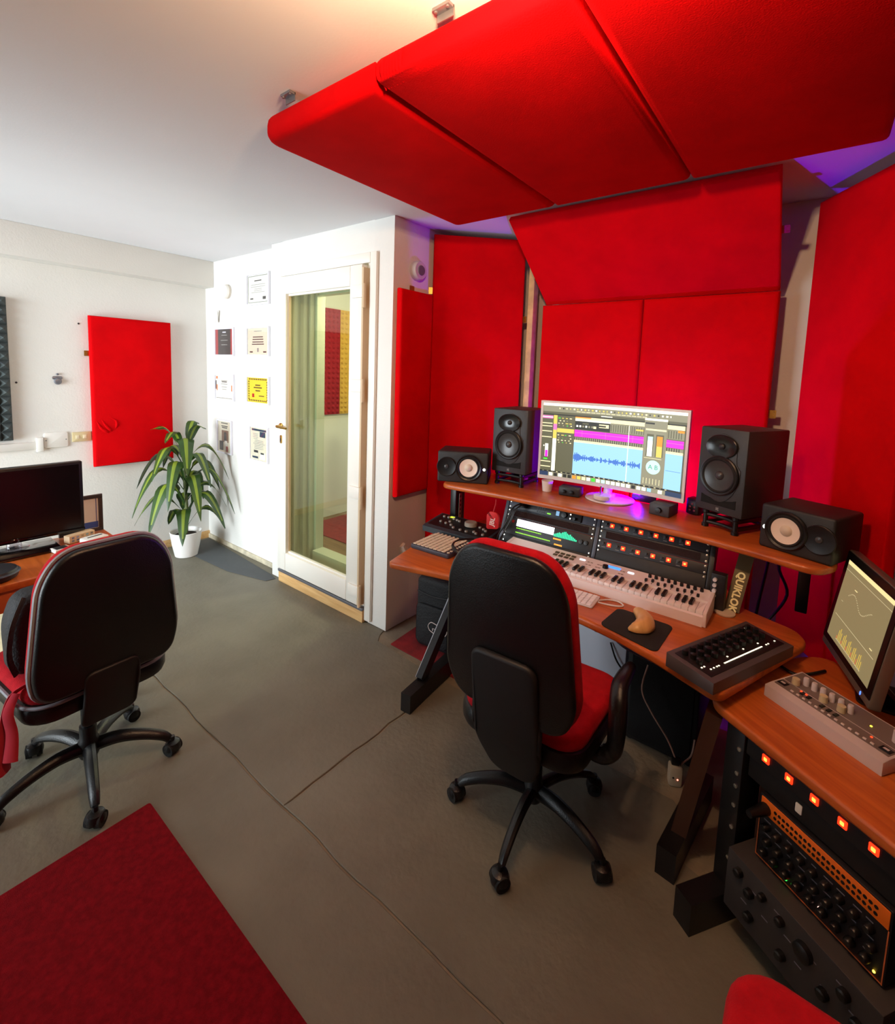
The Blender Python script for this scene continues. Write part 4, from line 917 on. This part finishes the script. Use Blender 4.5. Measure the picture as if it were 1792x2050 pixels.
bk0 = None
for k in range(NW-1):
    if k % 7 in (0, 1, 3, 4, 5):
        if bk0 is None: bk0 = MB().slab(rrect(-.0065, .0065, 0, .055, .002, 2), 0, .012, .003).build('black_key', BKK, kb, loc=(kx0+(k+1)*kw, .042, .0535))
        else: share(bk0, 'black_key', kb, (kx0+(k+1)*kw, .042, .0535))
tilt = math.atan2(.012, .085)
def kp(x, v): return (x, .10+v*math.cos(tilt), .062+v*math.sin(tilt))
kn0 = MB().lathe([(.007, 0), (.0065, .012), (.0005, .0125)], n=12).build('knob', BLACK, kb, loc=kp(.215, .06))
for k in range(1, 9): share(kn0, 'knob', kb, kp(.215+.0245*k, .06))
fd0 = MB().box(-.0045, .0045, -.006, .006, 0, .011, .001).build('fader_cap', BLACK, kb, loc=kp(.210, .022))
for k in range(1, 9): share(fd0, 'fader_cap', kb, kp(.210+.0245*k, .022+.008*math.sin(k*2.1)))
fs = MB().box(-.001, .001, -.02, .02, 0, .0006).build('fader_slot', DARK, kb, loc=kp(.210, .024))
for k in range(1, 9): share(fs, 'fader_slot', kb, kp(.210+.0245*k, .024))
MB().lathe([(.013, 0), (.012, .013), (.0005, .014)], n=20).build('main_dial', BLACK, kb, loc=kp(.035, .035))
o = MB().box(-.032, .032, -.008, .008, 0, .002).build('display', glow('kbd_blue', (60, 130, 255), 2.2), kb, loc=kp(.062, .055)); o.rotation_euler.x = tilt
for x in (-.075, .14): o = MB().slab(rrect(-.013, .013, -.006, .006, .004), 0, .002).build('lit_button', glow('kbd_white', (245, 245, 255), 2), kb, loc=kp(x, .05)); o.rotation_euler.x = tilt
PAD = mat('pad_olive', (86, 78, 58), .6)
for i in range(4):
    for j in range(2): o = MB().slab(rrect(-.010, .010, -.008, .008, .002), 0, .003, .001).build('drum_pad', PAD, kb, loc=kp(-.20+.027*i, .028+.024*j)); o.rotation_euler.x = tilt
b = MB()
for x in (-.045, -.03, .0, .012, .10, .112):
    for v in (.02, .045): b.box(x-.005, x+.005, kp(0, v)[1]-.003, kp(0, v)[1]+.003, kp(0, v)[2]-.001, kp(0, v)[2]+.001)
stuff(b.build('tiny_buttons', mat('btn_taupe', (150, 130, 120), .5), kb))

# computer keyboard
ck = thing('computer_keyboard', 'thin white computer keyboard in front of the long piano keyboard', 'keyboard', (-.765, 1.815, .7005), R(4))
MB().slab(rrect(-.14, .14, -.057, .057, .008, 3), 0, .008, .003).build('tray', mat('alu_white', (222, 214, 212), .35), ck)
b = MB()
for j in range(6):
    n = 13; 
    for i in range(n):
        x = -.133+.0205*i; y = -.052+.0175*j
        if j == 0 and 3 < i < 8: continue
        b.slab(rrect(x, x+.0175, y, y+.0145, .002, 1), .008, .011, .001, seg=1)
b.slab(rrect(-.05, .028, -.052, -.0375, .002, 1), .008, .011, .001, seg=1)
stuff(b.build('keycaps', mat('keycap_white', (240, 236, 236), .5, emit=(200, 195, 200), es=.06), ck))
tag(MB().tube([(-.625, 1.845, .706), (-.60, 1.88, .704), (-.57, 1.893, .704), (-.545, 1.885, .704), (-.535, 1.868, .704), (-.555, 1.85, .704), (-.60, 1.835, .704), (-.622, 1.828, .706)], .003, 8, smooth=5).build('usb_cable', WHITE), 'thin white cable looping beside the computer keyboard', 'cable')
# mouse mat and sculpted wooden mouse
tag(MB().slab(rpoly([(-.558, 1.672), (-.346, 1.618), (-.342, 1.84), (-.545, 1.845)], .025, 5), .7003, .7035, .001).build('mouse_mat', mat('mat_black', (22, 20, 19), .85)), 'black mouse mat with rounded corners', 'mouse mat')
ms_ = thing('mouse', 'pale wooden crescent-shaped mouse on the black mat', 'mouse', (-.432, 1.775, .704), R(14))
path = [(-.030, .092, 0), (-.020, .075, 0), (-.004, .045, 0), (.006, .012, 0), (.006, -.022, 0), (-.006, -.05, 0), (-.030, -.068, 0), (-.048, -.074, 0)]
rad = [.010, .020, .027, .031, .034, .033, .022, .006]
wb = MB(); wb.tube(path, rad, 18, smooth=4); wb.warp(lambda x, y, z: (x, y, .006+(z*1.1 if z > 0 else z*.12)))
WM = wood('maple', (216, 168, 100), (238, 196, 132), .35, (10, 2, 6))
wb.build('wooden_shell', WM, ms_, 70)
fb = MB(); fb.tube([(x, y, 0) for x, y, z in path], [r*.92 for r in rad], 14, smooth=4); fb.warp(lambda x, y, z: (x, y, .0015+z*.04)); fb.build('foot', DARK, ms_, 60)
# wedge-shaped controller
a = math.atan2(.40, .172)
def ctl(u, v, z): return (u, v, z)
cc = thing('knob_controller', 'grey wedge controller with rows of black knobs and small lights', 'controller', (-.237, 1.535, .7005), a-PI/2+R(0))
CG = mat('ctl_grey', (84, 80, 82), .4, metal=.3)
# local: x = across, y = along length
prof = [(-.075, 0), (.080, 0), (.080, .036), (-.075, .046)]
b = MB(); b.slab(prof, -.44, .0, .002, frame((0, 0, 0), (1, 0, 0), (0, 0, 1))); b.build('wedge_case', CG, cc)
sl2 = math.atan2(-.01, .155)
def cz(x): return .046-.010*(x+.075)/.155
o = MB(); o.slab([(-.060, .02), (.060, .02), (.060, .42), (-.060, .42)], 0, .0015); o.warp(lambda x, y, z: (x, y, z+cz(x))).build('black_panel', mat('ctl_panel', (17, 16, 17), .4), cc)
k0 = None
for j in range(10):
    for i, x in enumerate((-.042, -.018, .006)):
        y = .045+.038*j+(.006 if i == 1 else 0)
        if k0 is None: k0 = MB().lathe([(.0095, 0), (.009, .014), (.006, .016), (.0005, .016)], n=12).build('knob', BLACK, cc, loc=(x, y, cz(x)+.0015))
        else: share(k0, 'knob', cc, (x, y, cz(x)+.0015), scale=(1.25, 1.25, 1.1) if (j in (2, 6) and i == 1) else None)
LW = glow('ctl_led', (255, 236, 200), 2.2)
b = MB()
for j in range(20): b.box(.036, .040, .12+.0105*j, .128+.0105*j, cz(.036)+.0015, cz(.036)+.0024)
for x, y in ((.036, .05), (.036, .065), (.036, .08), (.036, .09), (.02, .03), (.02, .042), (.02, .16), (.018, .25), (-.05, .36), (-.05, .37), (-.05, .38), (.036, .35), (.036, .362), (.036, .40), (.02, .33)): b.box(x, x+.004, y, y+.005, cz(x)+.0015, cz(x)+.0026)
stuff(b.build('indicator_lights', LW, cc))
# coaster
ch = thing('charging_disc', 'white round disc on the desk right of the piano keyboard', 'disc', (-.213, 2.085, .7005))
MB().lathe([(.034, 0), (.036, .003), (.036, .007), (.033, .009), (.0005, .009)], n=28).build('disc', mat('disc_beige', (214, 196, 180), .5), ch)
MB().tube([(.0, .034, .004), (-.005, .05, .004), (.012, .06, .004)], .0025, 8, smooth=4).build('lead', WHITE, ch)
# small box with four knobs
fk = thing('preamp_box', 'upright black box with a column of four white knobs beside the rack', 'audio box', (-.243, 2.10, .7005), R(-4))
MB().bbox(-.026, .026, -.02, .02, 0, .150, .004).build('case', mat('preamp_black', (26, 27, 34), .5), fk)
for k in range(4): MB().lathe([(.0075, .02), (.007, .032), (.0005, .0325)], frame((-.010, 0, .062+.022*k), (1, 0, 0), (0, 0, 1)), 14).build('knob', mat('knob_white', (225, 225, 235), .3), fk)
MB().lathe([(.004, .02), (.003, .022)], frame((.017, 0, .138), (1, 0, 0), (0, 0, 1)), 10).build('screw', DARK, fk)
# pad controller
lpd = thing('pad_controller', 'square grid controller with pale pads at the left end of the desk', 'pad controller', (-1.462, 1.885, .7005), R(3))
MB().slab(rrect(-.12, .12, -.115, .115, .012, 3), 0, .022, .004).build('case', mat('pad_case', (60, 60, 72), .45), lpd)
PW = mat('pad_white', (226, 212, 184), .6); p0_ = None
for i in range(8):
    for j in range(8):
        l_ = (-.112+.0252*i+.012, -.107+.0252*j+.012, .022)
        if p0_ is None: p0_ = MB().slab(rrect(-.0108, .0108, -.0108, .0108, .002, 1), 0, .004, .0015, seg=1).build('pad', PW, lpd, loc=l_)
        else: share(p0_, 'pad', lpd, l_)
r0_ = None
for i in range(8):
    for l_ in ((-.112+.0252*i+.012, .1025, .022), (.1035, -.107+.0252*i+.012, .022)):
        if r0_ is None: r0_ = MB().lathe([(.0075, 0), (.007, .003), (.0005, .0035)], n=10).build('round_button', PW, lpd, loc=l_)
        else: share(r0_, 'round_button', lpd, l_)
# monitor controller with big knob
bk = thing('monitor_controller', 'black monitor controller with one big grey knob behind the pad controller', 'controller', (-1.50, 2.105, .7005), R(1))
b = MB(); b.slab([(-.09, 0), (.09, 0), (.09, .062), (-.07, .036), (-.09, .03)], -.21, .21, .003, frame((0, 0, 0), (0, 1, 0), (0, 0, 1))); b.build('case', mat('slate_case', (46, 52, 58), .45), bk)
ft = math.atan2(.026, .16)
def bz(y): return .036+.026*(y+.07)/.16
o = MB(); o.slab(rrect(-.195, .195, -.065, .082, .004), 0, .0012); o.warp(lambda x, y, z: (x, y, z+bz(y))).build('face_panel', mat('bk_panel', (20, 20, 21), .4), bk)
MB().lathe([(.036, 0), (.035, .018), (.031, .022), (.0005, .022)], n=28).build('big_knob', mat('knob_grey', (146, 138, 126), .4), bk, loc=(.04, .03, bz(.03)+.001))
for x, y in ((-.16, .05), (-.13, .052), (-.09, .05), (-.065, .045), (-.045, .04), (-.14, -.01), (-.10, -.015), (-.06, -.02), (-.03, -.04), (.02, -.045), (.06, -.045), (.10, .03), (.13, .02), (.15, .01), (.10, -.03), (.12, -.04), (.16, -.035), (-.09, .01)):
    MB().lathe([(.008, 0), (.0075, .008), (.0005, .009)], n=12).build('button', mat('btn_grey', (150, 146, 140), .45), bk, loc=(x, y, bz(y)+.001))
MB().box(-.125, -.10, .058, .074, bz(.066)+.001, bz(.066)+.004).build('lit_display', glow('bk_yel', (220, 240, 60), 1.6), bk)
# red case with the three letters
rc = thing('red_case', 'red hanging tag lettered JBL on the left side of the rack', 'tag', (-1.262, 2.045, .80), R(10))
MB().slab(rpoly([(-.034, 0), (.034, .01), (.034, .075), (.018, .095), (-.018, .095), (-.034, .08)], .012, 3), -.008, .008, .003, XZ).build('pouch', mat('tag_red', (196, 24, 30), .6), rc)
MB().tube([(0, 0, .092), (.006, .01, .13), (.004, .02, .155)], .0035, 6, smooth=4).build('loop', REDP, rc)
text_part('lettering', 'JBL', .034, mat('letter_white', (240, 220, 214), .5), rc, (0, -.0088, .045), (PI/2, R(-80), 0), bold=.0006)
# headphones lying beside the keyboard
hp = thing('headphones', 'black headphones lying on the desk behind the office chair', 'headphones', (-1.248, 1.87, .7005), R(85))
for s in (-1, 1):
    e = MB().lathe([(.034, 0), (.04, .008), (.04, .024), (.03, .034), (.0005, .036)], Matrix.Translation((s*.055, 0, 0)), 22).build('ear_cup', BLACK, hp); 
MB().tube([(-.075, .01, .03), (-.085, .06, .055), (-.05, .10, .06), (0, .115, .06), (.05, .10, .06), (.085, .06, .055), (.075, .01, .03)], .008, 8, smooth=5, flat=.5).build('headband', BLACK, hp)

# ================================================================== SIDE DESK
th_ = math.atan2(-.566, .824)
sw_ = thing('side_desk', 'lower cherry wood side desk at the right edge', 'desk', (-.151, 1.568, 0), th_)
MB().slab(rpoly([(-.02, 0), (.80, 0), (.80, .62), (-.10, .60), (-.13, .50), (-.08, .06)], [.03, .02, .03, .05, .04, .03], 4), .608, .64, .009, seg=3).build('desktop', WOOD, sw_)
MB().bbox(.015, .075, .02, .10, .10, .606, .004).build('rack_column', BLKMET, sw_)
for z in (.545, .47, .43, .37, .30, .20): MB().lathe([(.0065, 0), (.006, .004), (.0005, .005)], frame((.062, .02, z), (1, 0, 0), (0, 0, 1)), 10).build('rack_screw', SCREW, sw_)
MB().bbox(.50, .56, .02, .10, .10, .606, .004).build('rack_column', BLKMET, sw_)
for x in (.045, .53): MB().bar((x, -.12, .05), (x, .5, .05), .06, .10).build('foot', BLKMET, sw_)
MB().bbox(.015, .56, .44, .47, .10, .606, .003).build('back_board', BLACKM, sw_)
MB().bar((-.03, .30, .02), (-.02, .30, .606), .05, .05, (0, 1, 0)).build('leg', LEGB, sw_)
def side_unit(name, label, cat, u0, u1, z0, z1, d, m, dep=.18):
    t = thing(name, label, cat, (-.151, 1.568, 0), th_)
    MB().slab(rrect(u0, u1, z0, z1, .003, 2), -(.03+dep), -d, .002, XZ).build('case', m, t); return t
def FF(u, z, d): return frame((u, d, z), (1, 0, 0), (0, 0, 1))
t = side_unit('power_strip_unit', 'black rack unit with five glowing red switches under the side desk', 'rack unit', .078, .497, .545, .604, .025, mat('anthracite', (26, 26, 30), .5))
for k in range(6):
    u = .137+.0643*k
    l = MB().slab(rrect(u-.010, u+.010, .566, .586, .002), -.0248, -.021, .001, XZ).build('lit_switch', REDL, t)
    MB().slab(rrect(u-.0045, u+.0045, .571, .581, .002), -.021, -.0205, 0, XZ).build('core', REDC2, l)
t = side_unit('blank_rack_unit', 'plain black rack unit between the red switches and the orange synthesizer', 'rack unit', .078, .497, .475, .542, .04, BLACKM)
MB().slab(rrect(.215, .232, .495, .52, .003), -.04, -.036, .001, XZ).build('white_tab', WHITE, t)
OR = mat('synth_orange', (232, 112, 16), .5)
t = side_unit('modular_synth', 'black synthesizer panel with an orange patch strip on top', 'synthesizer', .128, .44, .283, .470, .03, mat('synth_black', (18, 17, 22), .45))
o_ = MB().slab(rrect(.134, .436, .422, .466, .002), -.0298, -.027, .001, XZ).build('orange_strip', OR, t)
pt = MB().lathe([(.0045, 0), (.004, .0012), (.0005, .0008)], n=10)
h0 = None
for k in range(22):
    for j in range(2):
        l_ = (.175+.0112*k, .027, .4345+.0155*j)
        if h0 is None:
            h0 = pt.build('patch_socket', BLACK, t); h0.location = l_; h0.rotation_euler = (PI/2, 0, 0)
        else: share(h0, 'patch_socket', t, l_, (PI/2, 0, 0))
b = MB(); CP = mat('copper_line', (206, 110, 60), .4, metal=.3)
for a_ in (rrect(.131, .437, .287, .2895), rrect(.131, .1335, .2895, .42), rrect(.4345, .437, .2895, .42)): b.slab(a_, -.0298, -.0285, 0, XZ)
b.build('copper_border', CP, t)
kk = None; rr = random.Random(9)
for i in range(9):
    for j in range(3):
        l_ = (.155+.031*i+(.008 if j == 1 else 0), .0298, .315+.037*j)
        if kk is None:
            kk = MB().lathe([(.0105, 0), (.010, .012), (.007, .016), (.0005, .016)], n=12).build('knob', BLACK, t); kk.location = l_; kk.rotation_euler = (PI/2, 0, 0)
        else: share(kk, 'knob', t, l_, (PI/2, 0, 0))
LBL = mat('label_grey', (120, 116, 126), .7)
prints('captions', [(.145+.031*i+rr.uniform(0, .008), .330+.037*j, .145+.031*i+rr.uniform(.014, .024), .333+.037*j, LBL) for i in range(9) for j in range(3)], t, FF(0, 0, .0298))
MB().lathe([(.016, 0), (.013, .03), (.010, .06)], FF(.148, .438, .027), 12).build('jack_plug', BLACK, t)
for (u, z, m) in ((.218, .300, glow('led_g', (40, 230, 60), 6)), (.236, .300, glow('led_r', (255, 70, 20), 6)), (.30, .315, glow('led_pink', (255, 190, 170), 3)), (.42, .300, glow('led_amber', (255, 200, 60), 6))):
    MB().lathe([(.003, 0), (.0025, .002), (.0005, .0025)], FF(u, z, .0298), 8).build('indicator', m, t)
t = side_unit('drum_machine', 'dark grey synthesizer unit with large knobs below the orange-striped one', 'synthesizer', .090, .47, .10, .278, -.02, mat('drum_grey', (52, 47, 46), .6))
for i, (u, z, r) in enumerate(((.13, .24, .012), (.165, .215, .012), (.20, .245, .010), (.31, .225, .022), (.25, .235, .011), (.40, .235, .013), (.43, .20, .013), (.36, .18, .013), (.17, .15, .012), (.26, .15, .012))):
    MB().lathe([(r, 0), (r*.95, .014), (r*.7, .017), (.0005, .017)], FF(u, z, -.02), 16).build('knob', BLACK, t)
prints('captions', [(.14+.03*i, .17+.018*(i*3 % 5), .158+.03*i, .1735+.018*(i*3 % 5), LBL) for i in range(10)], t, FF(0, 0, -.02))

# acid-style silver synth
td = thing('bass_synth', 'silver tabletop bass synthesizer with tall knobs on the side desk', 'synthesizer', (-.151+.155*.824+.258*.566-.0, 1.568-.155*.566+.258*.824, .6405), th_)
SIL = mat('silver_plastic', (206, 196, 196), .35)
b = MB(); b.slab([(-.080, 0), (.075, 0), (.075, .05), (-.055, .040), (-.080, .036)], -.157, .157, .003, frame((0, 0, 0), (0, 1, 0), (0, 0, 1))); b.build('case', SIL, td)
def tz(y): return .040+.010*(y+.055)/.13
TG = mat('td_grey', (112, 100, 94), .45)
for (y0, y1, nm) in ((-.050, -.012, 'step_panel'), (-.008, .070, 'knob_panel')):
    o = MB(); o.slab(rrect(-.150, .150, y0, y1, .002), 0, .0012); o.warp(lambda x, y, z: (x, y, z+tz(y))).build(nm, TG, td)
for k in range(6): MB().lathe([(.008, 0), (.0075, .02), (.006, .024), (.0005, .024)], n=14).build('tall_knob', SIL, td, loc=(-.105+.0245*k, .022, tz(.022)+.001))
for x, y in ((-.12, -.0), (-.04, .0), (.005, .005)): MB().lathe([(.011, 0), (.010, .018), (.0005, .018)], n=14).build('selector', mat('selector_ivory', (206, 190, 150), .4), td, loc=(x, y, tz(y)+.001))
MB().lathe([(.010, 0), (.009, .03), (.0005, .031)], n=14).build('volume_knob', SIL, td, loc=(.128, .02, tz(.02)+.001))
for k in range(13): MB().box(-.004, .004, -.0025, .0025, 0, .003).build('step_button', mat('step_ivory', (226, 214, 206), .4), td, loc=(-.10+.0175*k, -.042, tz(-.042)+.001))
for k in (1, 2, 4, 5, 6): MB().box(-.004, .004, -.008, .008, 0, .003).build('black_step', BLACK, td, loc=(-.10+.0175*k*1.05, -.024, tz(-.024)+.001))
for x in (-.135, .135):
    w = MB().box(-.012, .012, -.010, .010, 0, .003, .001).build('large_button', BLACK, td, loc=(x, -.032, tz(-.032)+.001)); MB().box(-.006, .006, -.004, .004, .003, .0036).build('button_cap', SIL, w)
for x, y in ((-.09, -.018), (-.075, -.018), (.095, -.02)): MB().box(-.002, .002, -.002, .002, 0, .002).build('red_led', glow('td_red', (255, 50, 20), 4), td, loc=(x, y, tz(y)+.0012))
MB().box(-.002, .002, -.002, .002, 0, .002).build('yellow_led', glow('td_yel', (240, 230, 60), 4), td, loc=(.07, .02, tz(.02)+.0012))

# touch screen
d3 = Vector((.255, -.967, 0)).normalized(); n3 = Vector((d3.y, -d3.x, 0)); al = R(8); u3 = -n3*math.sin(al)+Vector((0, 0, math.cos(al)))
ts = thing('touch_screen', 'tilted touch screen with a silver rim at the right edge', 'screen', (.086, 2.109, .6405))
MT = frame((0, 0, .06), d3, u3); Wt, Ht = .395, .345
h_ = MB().slab(rrect(0, Wt, 0, Ht, .008, 3), -.03, 0, .004, MT).build('housing', mat('rim_grey', (120, 108, 96), .35, metal=.5), ts)
MB().slab(rrect(.004, Wt-.004, .024, Ht-.004, .004, 2), .0, .002, 0, MT).build('bezel', mat('bezel_black', (14, 11, 11), .3), ts)
SB = E('ts_bg', (150, 132, 92), .75); ST = E('ts_title', (250, 226, 158), .95); SL = E('ts_line', (214, 196, 148), .9); SYL = E('ts_yellow', (236, 196, 70), 1.0); SRD = E('ts_red', (240, 110, 50), 1.0)
W_ = Wt-.06; H_ = Ht-.075
items = [(0, 0, 1, 1, SB), (0, .95, 1, 1, ST), (0, .88, 1, .885, SL), (.05, .3, .95, .306, SL)]
for k in range(24): items.append((.2+.022*k, .62+.06*math.sin(k*.32), .2+.022*k+.02, .626+.06*math.sin(k*.32), SL))
for k in range(20): items.append((.22+.03*k, .06, .22+.03*k+.008, .10+.12*abs(math.sin(k*.8)), SYL if k % 4 else SRD)); items.append((.22+.03*k, .05, .22+.03*k+.02, .06, SL))
items += [(.3, .74, .36, .75, ST), (.1, .5, .14, .505, SL), (.85, .36, .9, .37, ST)]
prints('screen_image', [(.03+a_*W_, .045+b_*H_, .03+c_*W_, .045+e_*H_, m) for a_, b_, c_, e_, m in items], ts, MT @ Matrix.Translation((0, 0, .002)))
MB().lathe([(.006, 0), (.006, .001)], MT @ Matrix.Translation((.335, .012, .0)), 14, .6, 1).build('power_light', glow('power_blue', (70, 110, 255), 3), ts)
bc = MT @ Vector((Wt/2, .06, -.03))
MB().bar(bc, (bc.x+.10, bc.y+.03, .003), .14, .012).build('stand_arm', BLKMET, ts)
MB().slab(rrect(bc.x+.0, bc.x+.16, bc.y-.07, bc.y+.10, .02), .0, .008, .002).build('stand_foot', BLKMET, ts)
tag(MB().tube([(-.08, 1.99, .646), (-.03, 1.93, .648), (.02, 1.90, .646), (.06, 1.93, .648), (.10, 1.99, .646)], .005, 8, smooth=6).build('black_cable', BLACK), 'black cable curling on the side desk behind the silver synthesizer', 'cable')

# ================================================================== UNDER THE DESK
sb = thing('subwoofer', 'black box cabinet on the floor under the right end of the studio desk', 'cabinet', (-.415, 2.25, -.0055))
MB().bbox(-.145, .145, -.16, .16, .012, .46, .006).build('cabinet', BLACKM, sb)
MB().slab(rrect(-.125, .125, .03, .44, .01), .16, .166, .002, XZ).build('grille', mat('grille_cloth', (12, 10, 11), .9, bump=.5, bscale=500), sb)
for x in (-.12, .12):
    for y in (-.13, .13): MB().cyl((x, y, 0), (x, y, .012), .015, n=10).build('foot', RUBBER, sb)
bg_ = thing('gig_bag', 'black padded bag with a white emblem under the studio desk', 'bag', (-1.635, 2.085, .005), R(6))
b = MB(); b.slab(rrect(-.115, .135, 0, .42, .035, 4), -.08, .06, .03, XZ, 4); b.build('bag_body', NY, bg_, 60)
b = MB(); b.slab(rrect(-.10, .12, .03, .27, .03, 4), .06, .078, .012, XZ, 3); b.build('front_pocket', NY, bg_, 60)
MB().tube([(-.10, -.064, .335), (.0, -.068, .325), (.12, -.064, .335)], .004, 6, smooth=4).build('zip', DARK, bg_)
MB().tube([(.0, -.08, .13), (-.01, -.08, .155), (.01, -.08, .18), (.05, -.08, .175), (.09, -.08, .18), (.115, -.08, .155), (.10, -.08, .125), (.05, -.08, .115), (.0, -.08, .13)], .0022, 6, smooth=4).build('emblem_outline', mat('letter_white', (240, 220, 214), .5), bg_)
text_part('emblem_lettering', 'radial', .036, MATS['letter_white'], bg_, (.055, -.0795, .146), (PI/2, R(-6), 0))
pc_ = thing('white_box', 'white computer tower standing on the floor under the desk', 'computer', (-.70, 2.25, -.0055))
MB().bbox(-.12, .12, -.12, .14, 0, .43, .006).build('case', mat('tower_white', (206, 212, 226), .5), pc_)
MB().box(-.119, .121, -.1215, -.1195, .13, .134).build('seam', DARK, pc_)
MB().tube([(.05, -.13, .40), (.08, -.14, .34), (.11, -.135, .30), (.13, -.10, .27)], .004, 6, smooth=4).build('lead', BLACK, pc_)
ad = thing('power_adapter', 'white plug-in power adapter with a red light on the floor', 'adapter', (-.318, 1.975, -.0055), R(25))
MB().bbox(-.025, .025, -.02, .02, 0, .085, .008).build('body', mat('adapter_white', (190, 180, 160), .5), ad)
MB().lathe([(.003, .02), (.0025, .022), (.0005, .0225)], frame((.006, 0, .035), (1, 0, 0), (0, 0, 1)), 8).build('red_light', glow('ad_red', (255, 120, 100), 5), ad)
MB().lathe([(.004, .02), (.0035, .021)], frame((-.010, 0, .04), (1, 0, 0), (0, 0, 1)), 8).build('dark_hole', BLACK, ad)
MB().bbox(-.018, .018, -.012, .012, .085, .11, .004).build('plug_top', BLACK, ad)
CW = mat('cord_pale', (176, 140, 124), .6)
MB().tube([(0, 0, .10), (-.03, .03, .16), (-.09, .06, .24), (-.13, .08, .32), (-.11, .1, .42)], .0035, 6, smooth=6).build('cord', CW, ad)
MB().tube([(.01, -.01, .09), (.03, .0, .10), (.06, .02, .12), (.07, .03, .18)], .0035, 6, smooth=6).build('cord', CW, ad)
for i, (P, lab) in enumerate((([(-.60, 1.86, .60), (-.52, 1.84, .56), (-.42, 1.86, .53), (-.32, 1.84, .55), (-.22, 1.86, .60)], 'violet-lit cable sagging below the cable tray, longest of three'), ([(-.58, 1.92, .60), (-.48, 1.90, .54), (-.40, 1.92, .60)], 'violet-lit cable sagging below the cable tray, left of three'), ([(-.38, 1.90, .60), (-.30, 1.90, .50), (-.25, 1.94, .46), (-.22, 1.98, .50)], 'violet-lit cable sagging below the cable tray, lowest of three'))):
    tag(MB().tube(P, .006, 8, smooth=6).build('cable', mat('cable_violet_lit', (54, 40, 54), .5)), lab, 'cable')  # dark cables with the LED's violet light mixed into their colour
for i, (P, lab) in enumerate((([(-.10, 2.42, .99-.03), (-.11, 2.43, .8), (-.13, 2.44, .6), (-.14, 2.45, .4)], 'dark cable hanging behind the desk, straight one'), ([(-.04, 2.46, .93), (-.07, 2.46, .82), (-.03, 2.46, .70), (-.09, 2.46, .56)], 'dark cable hanging behind the desk, wavy one'))):
    tag(MB().tube(P, .006, 8, smooth=6).build('cable', BLACK), lab, 'cable')
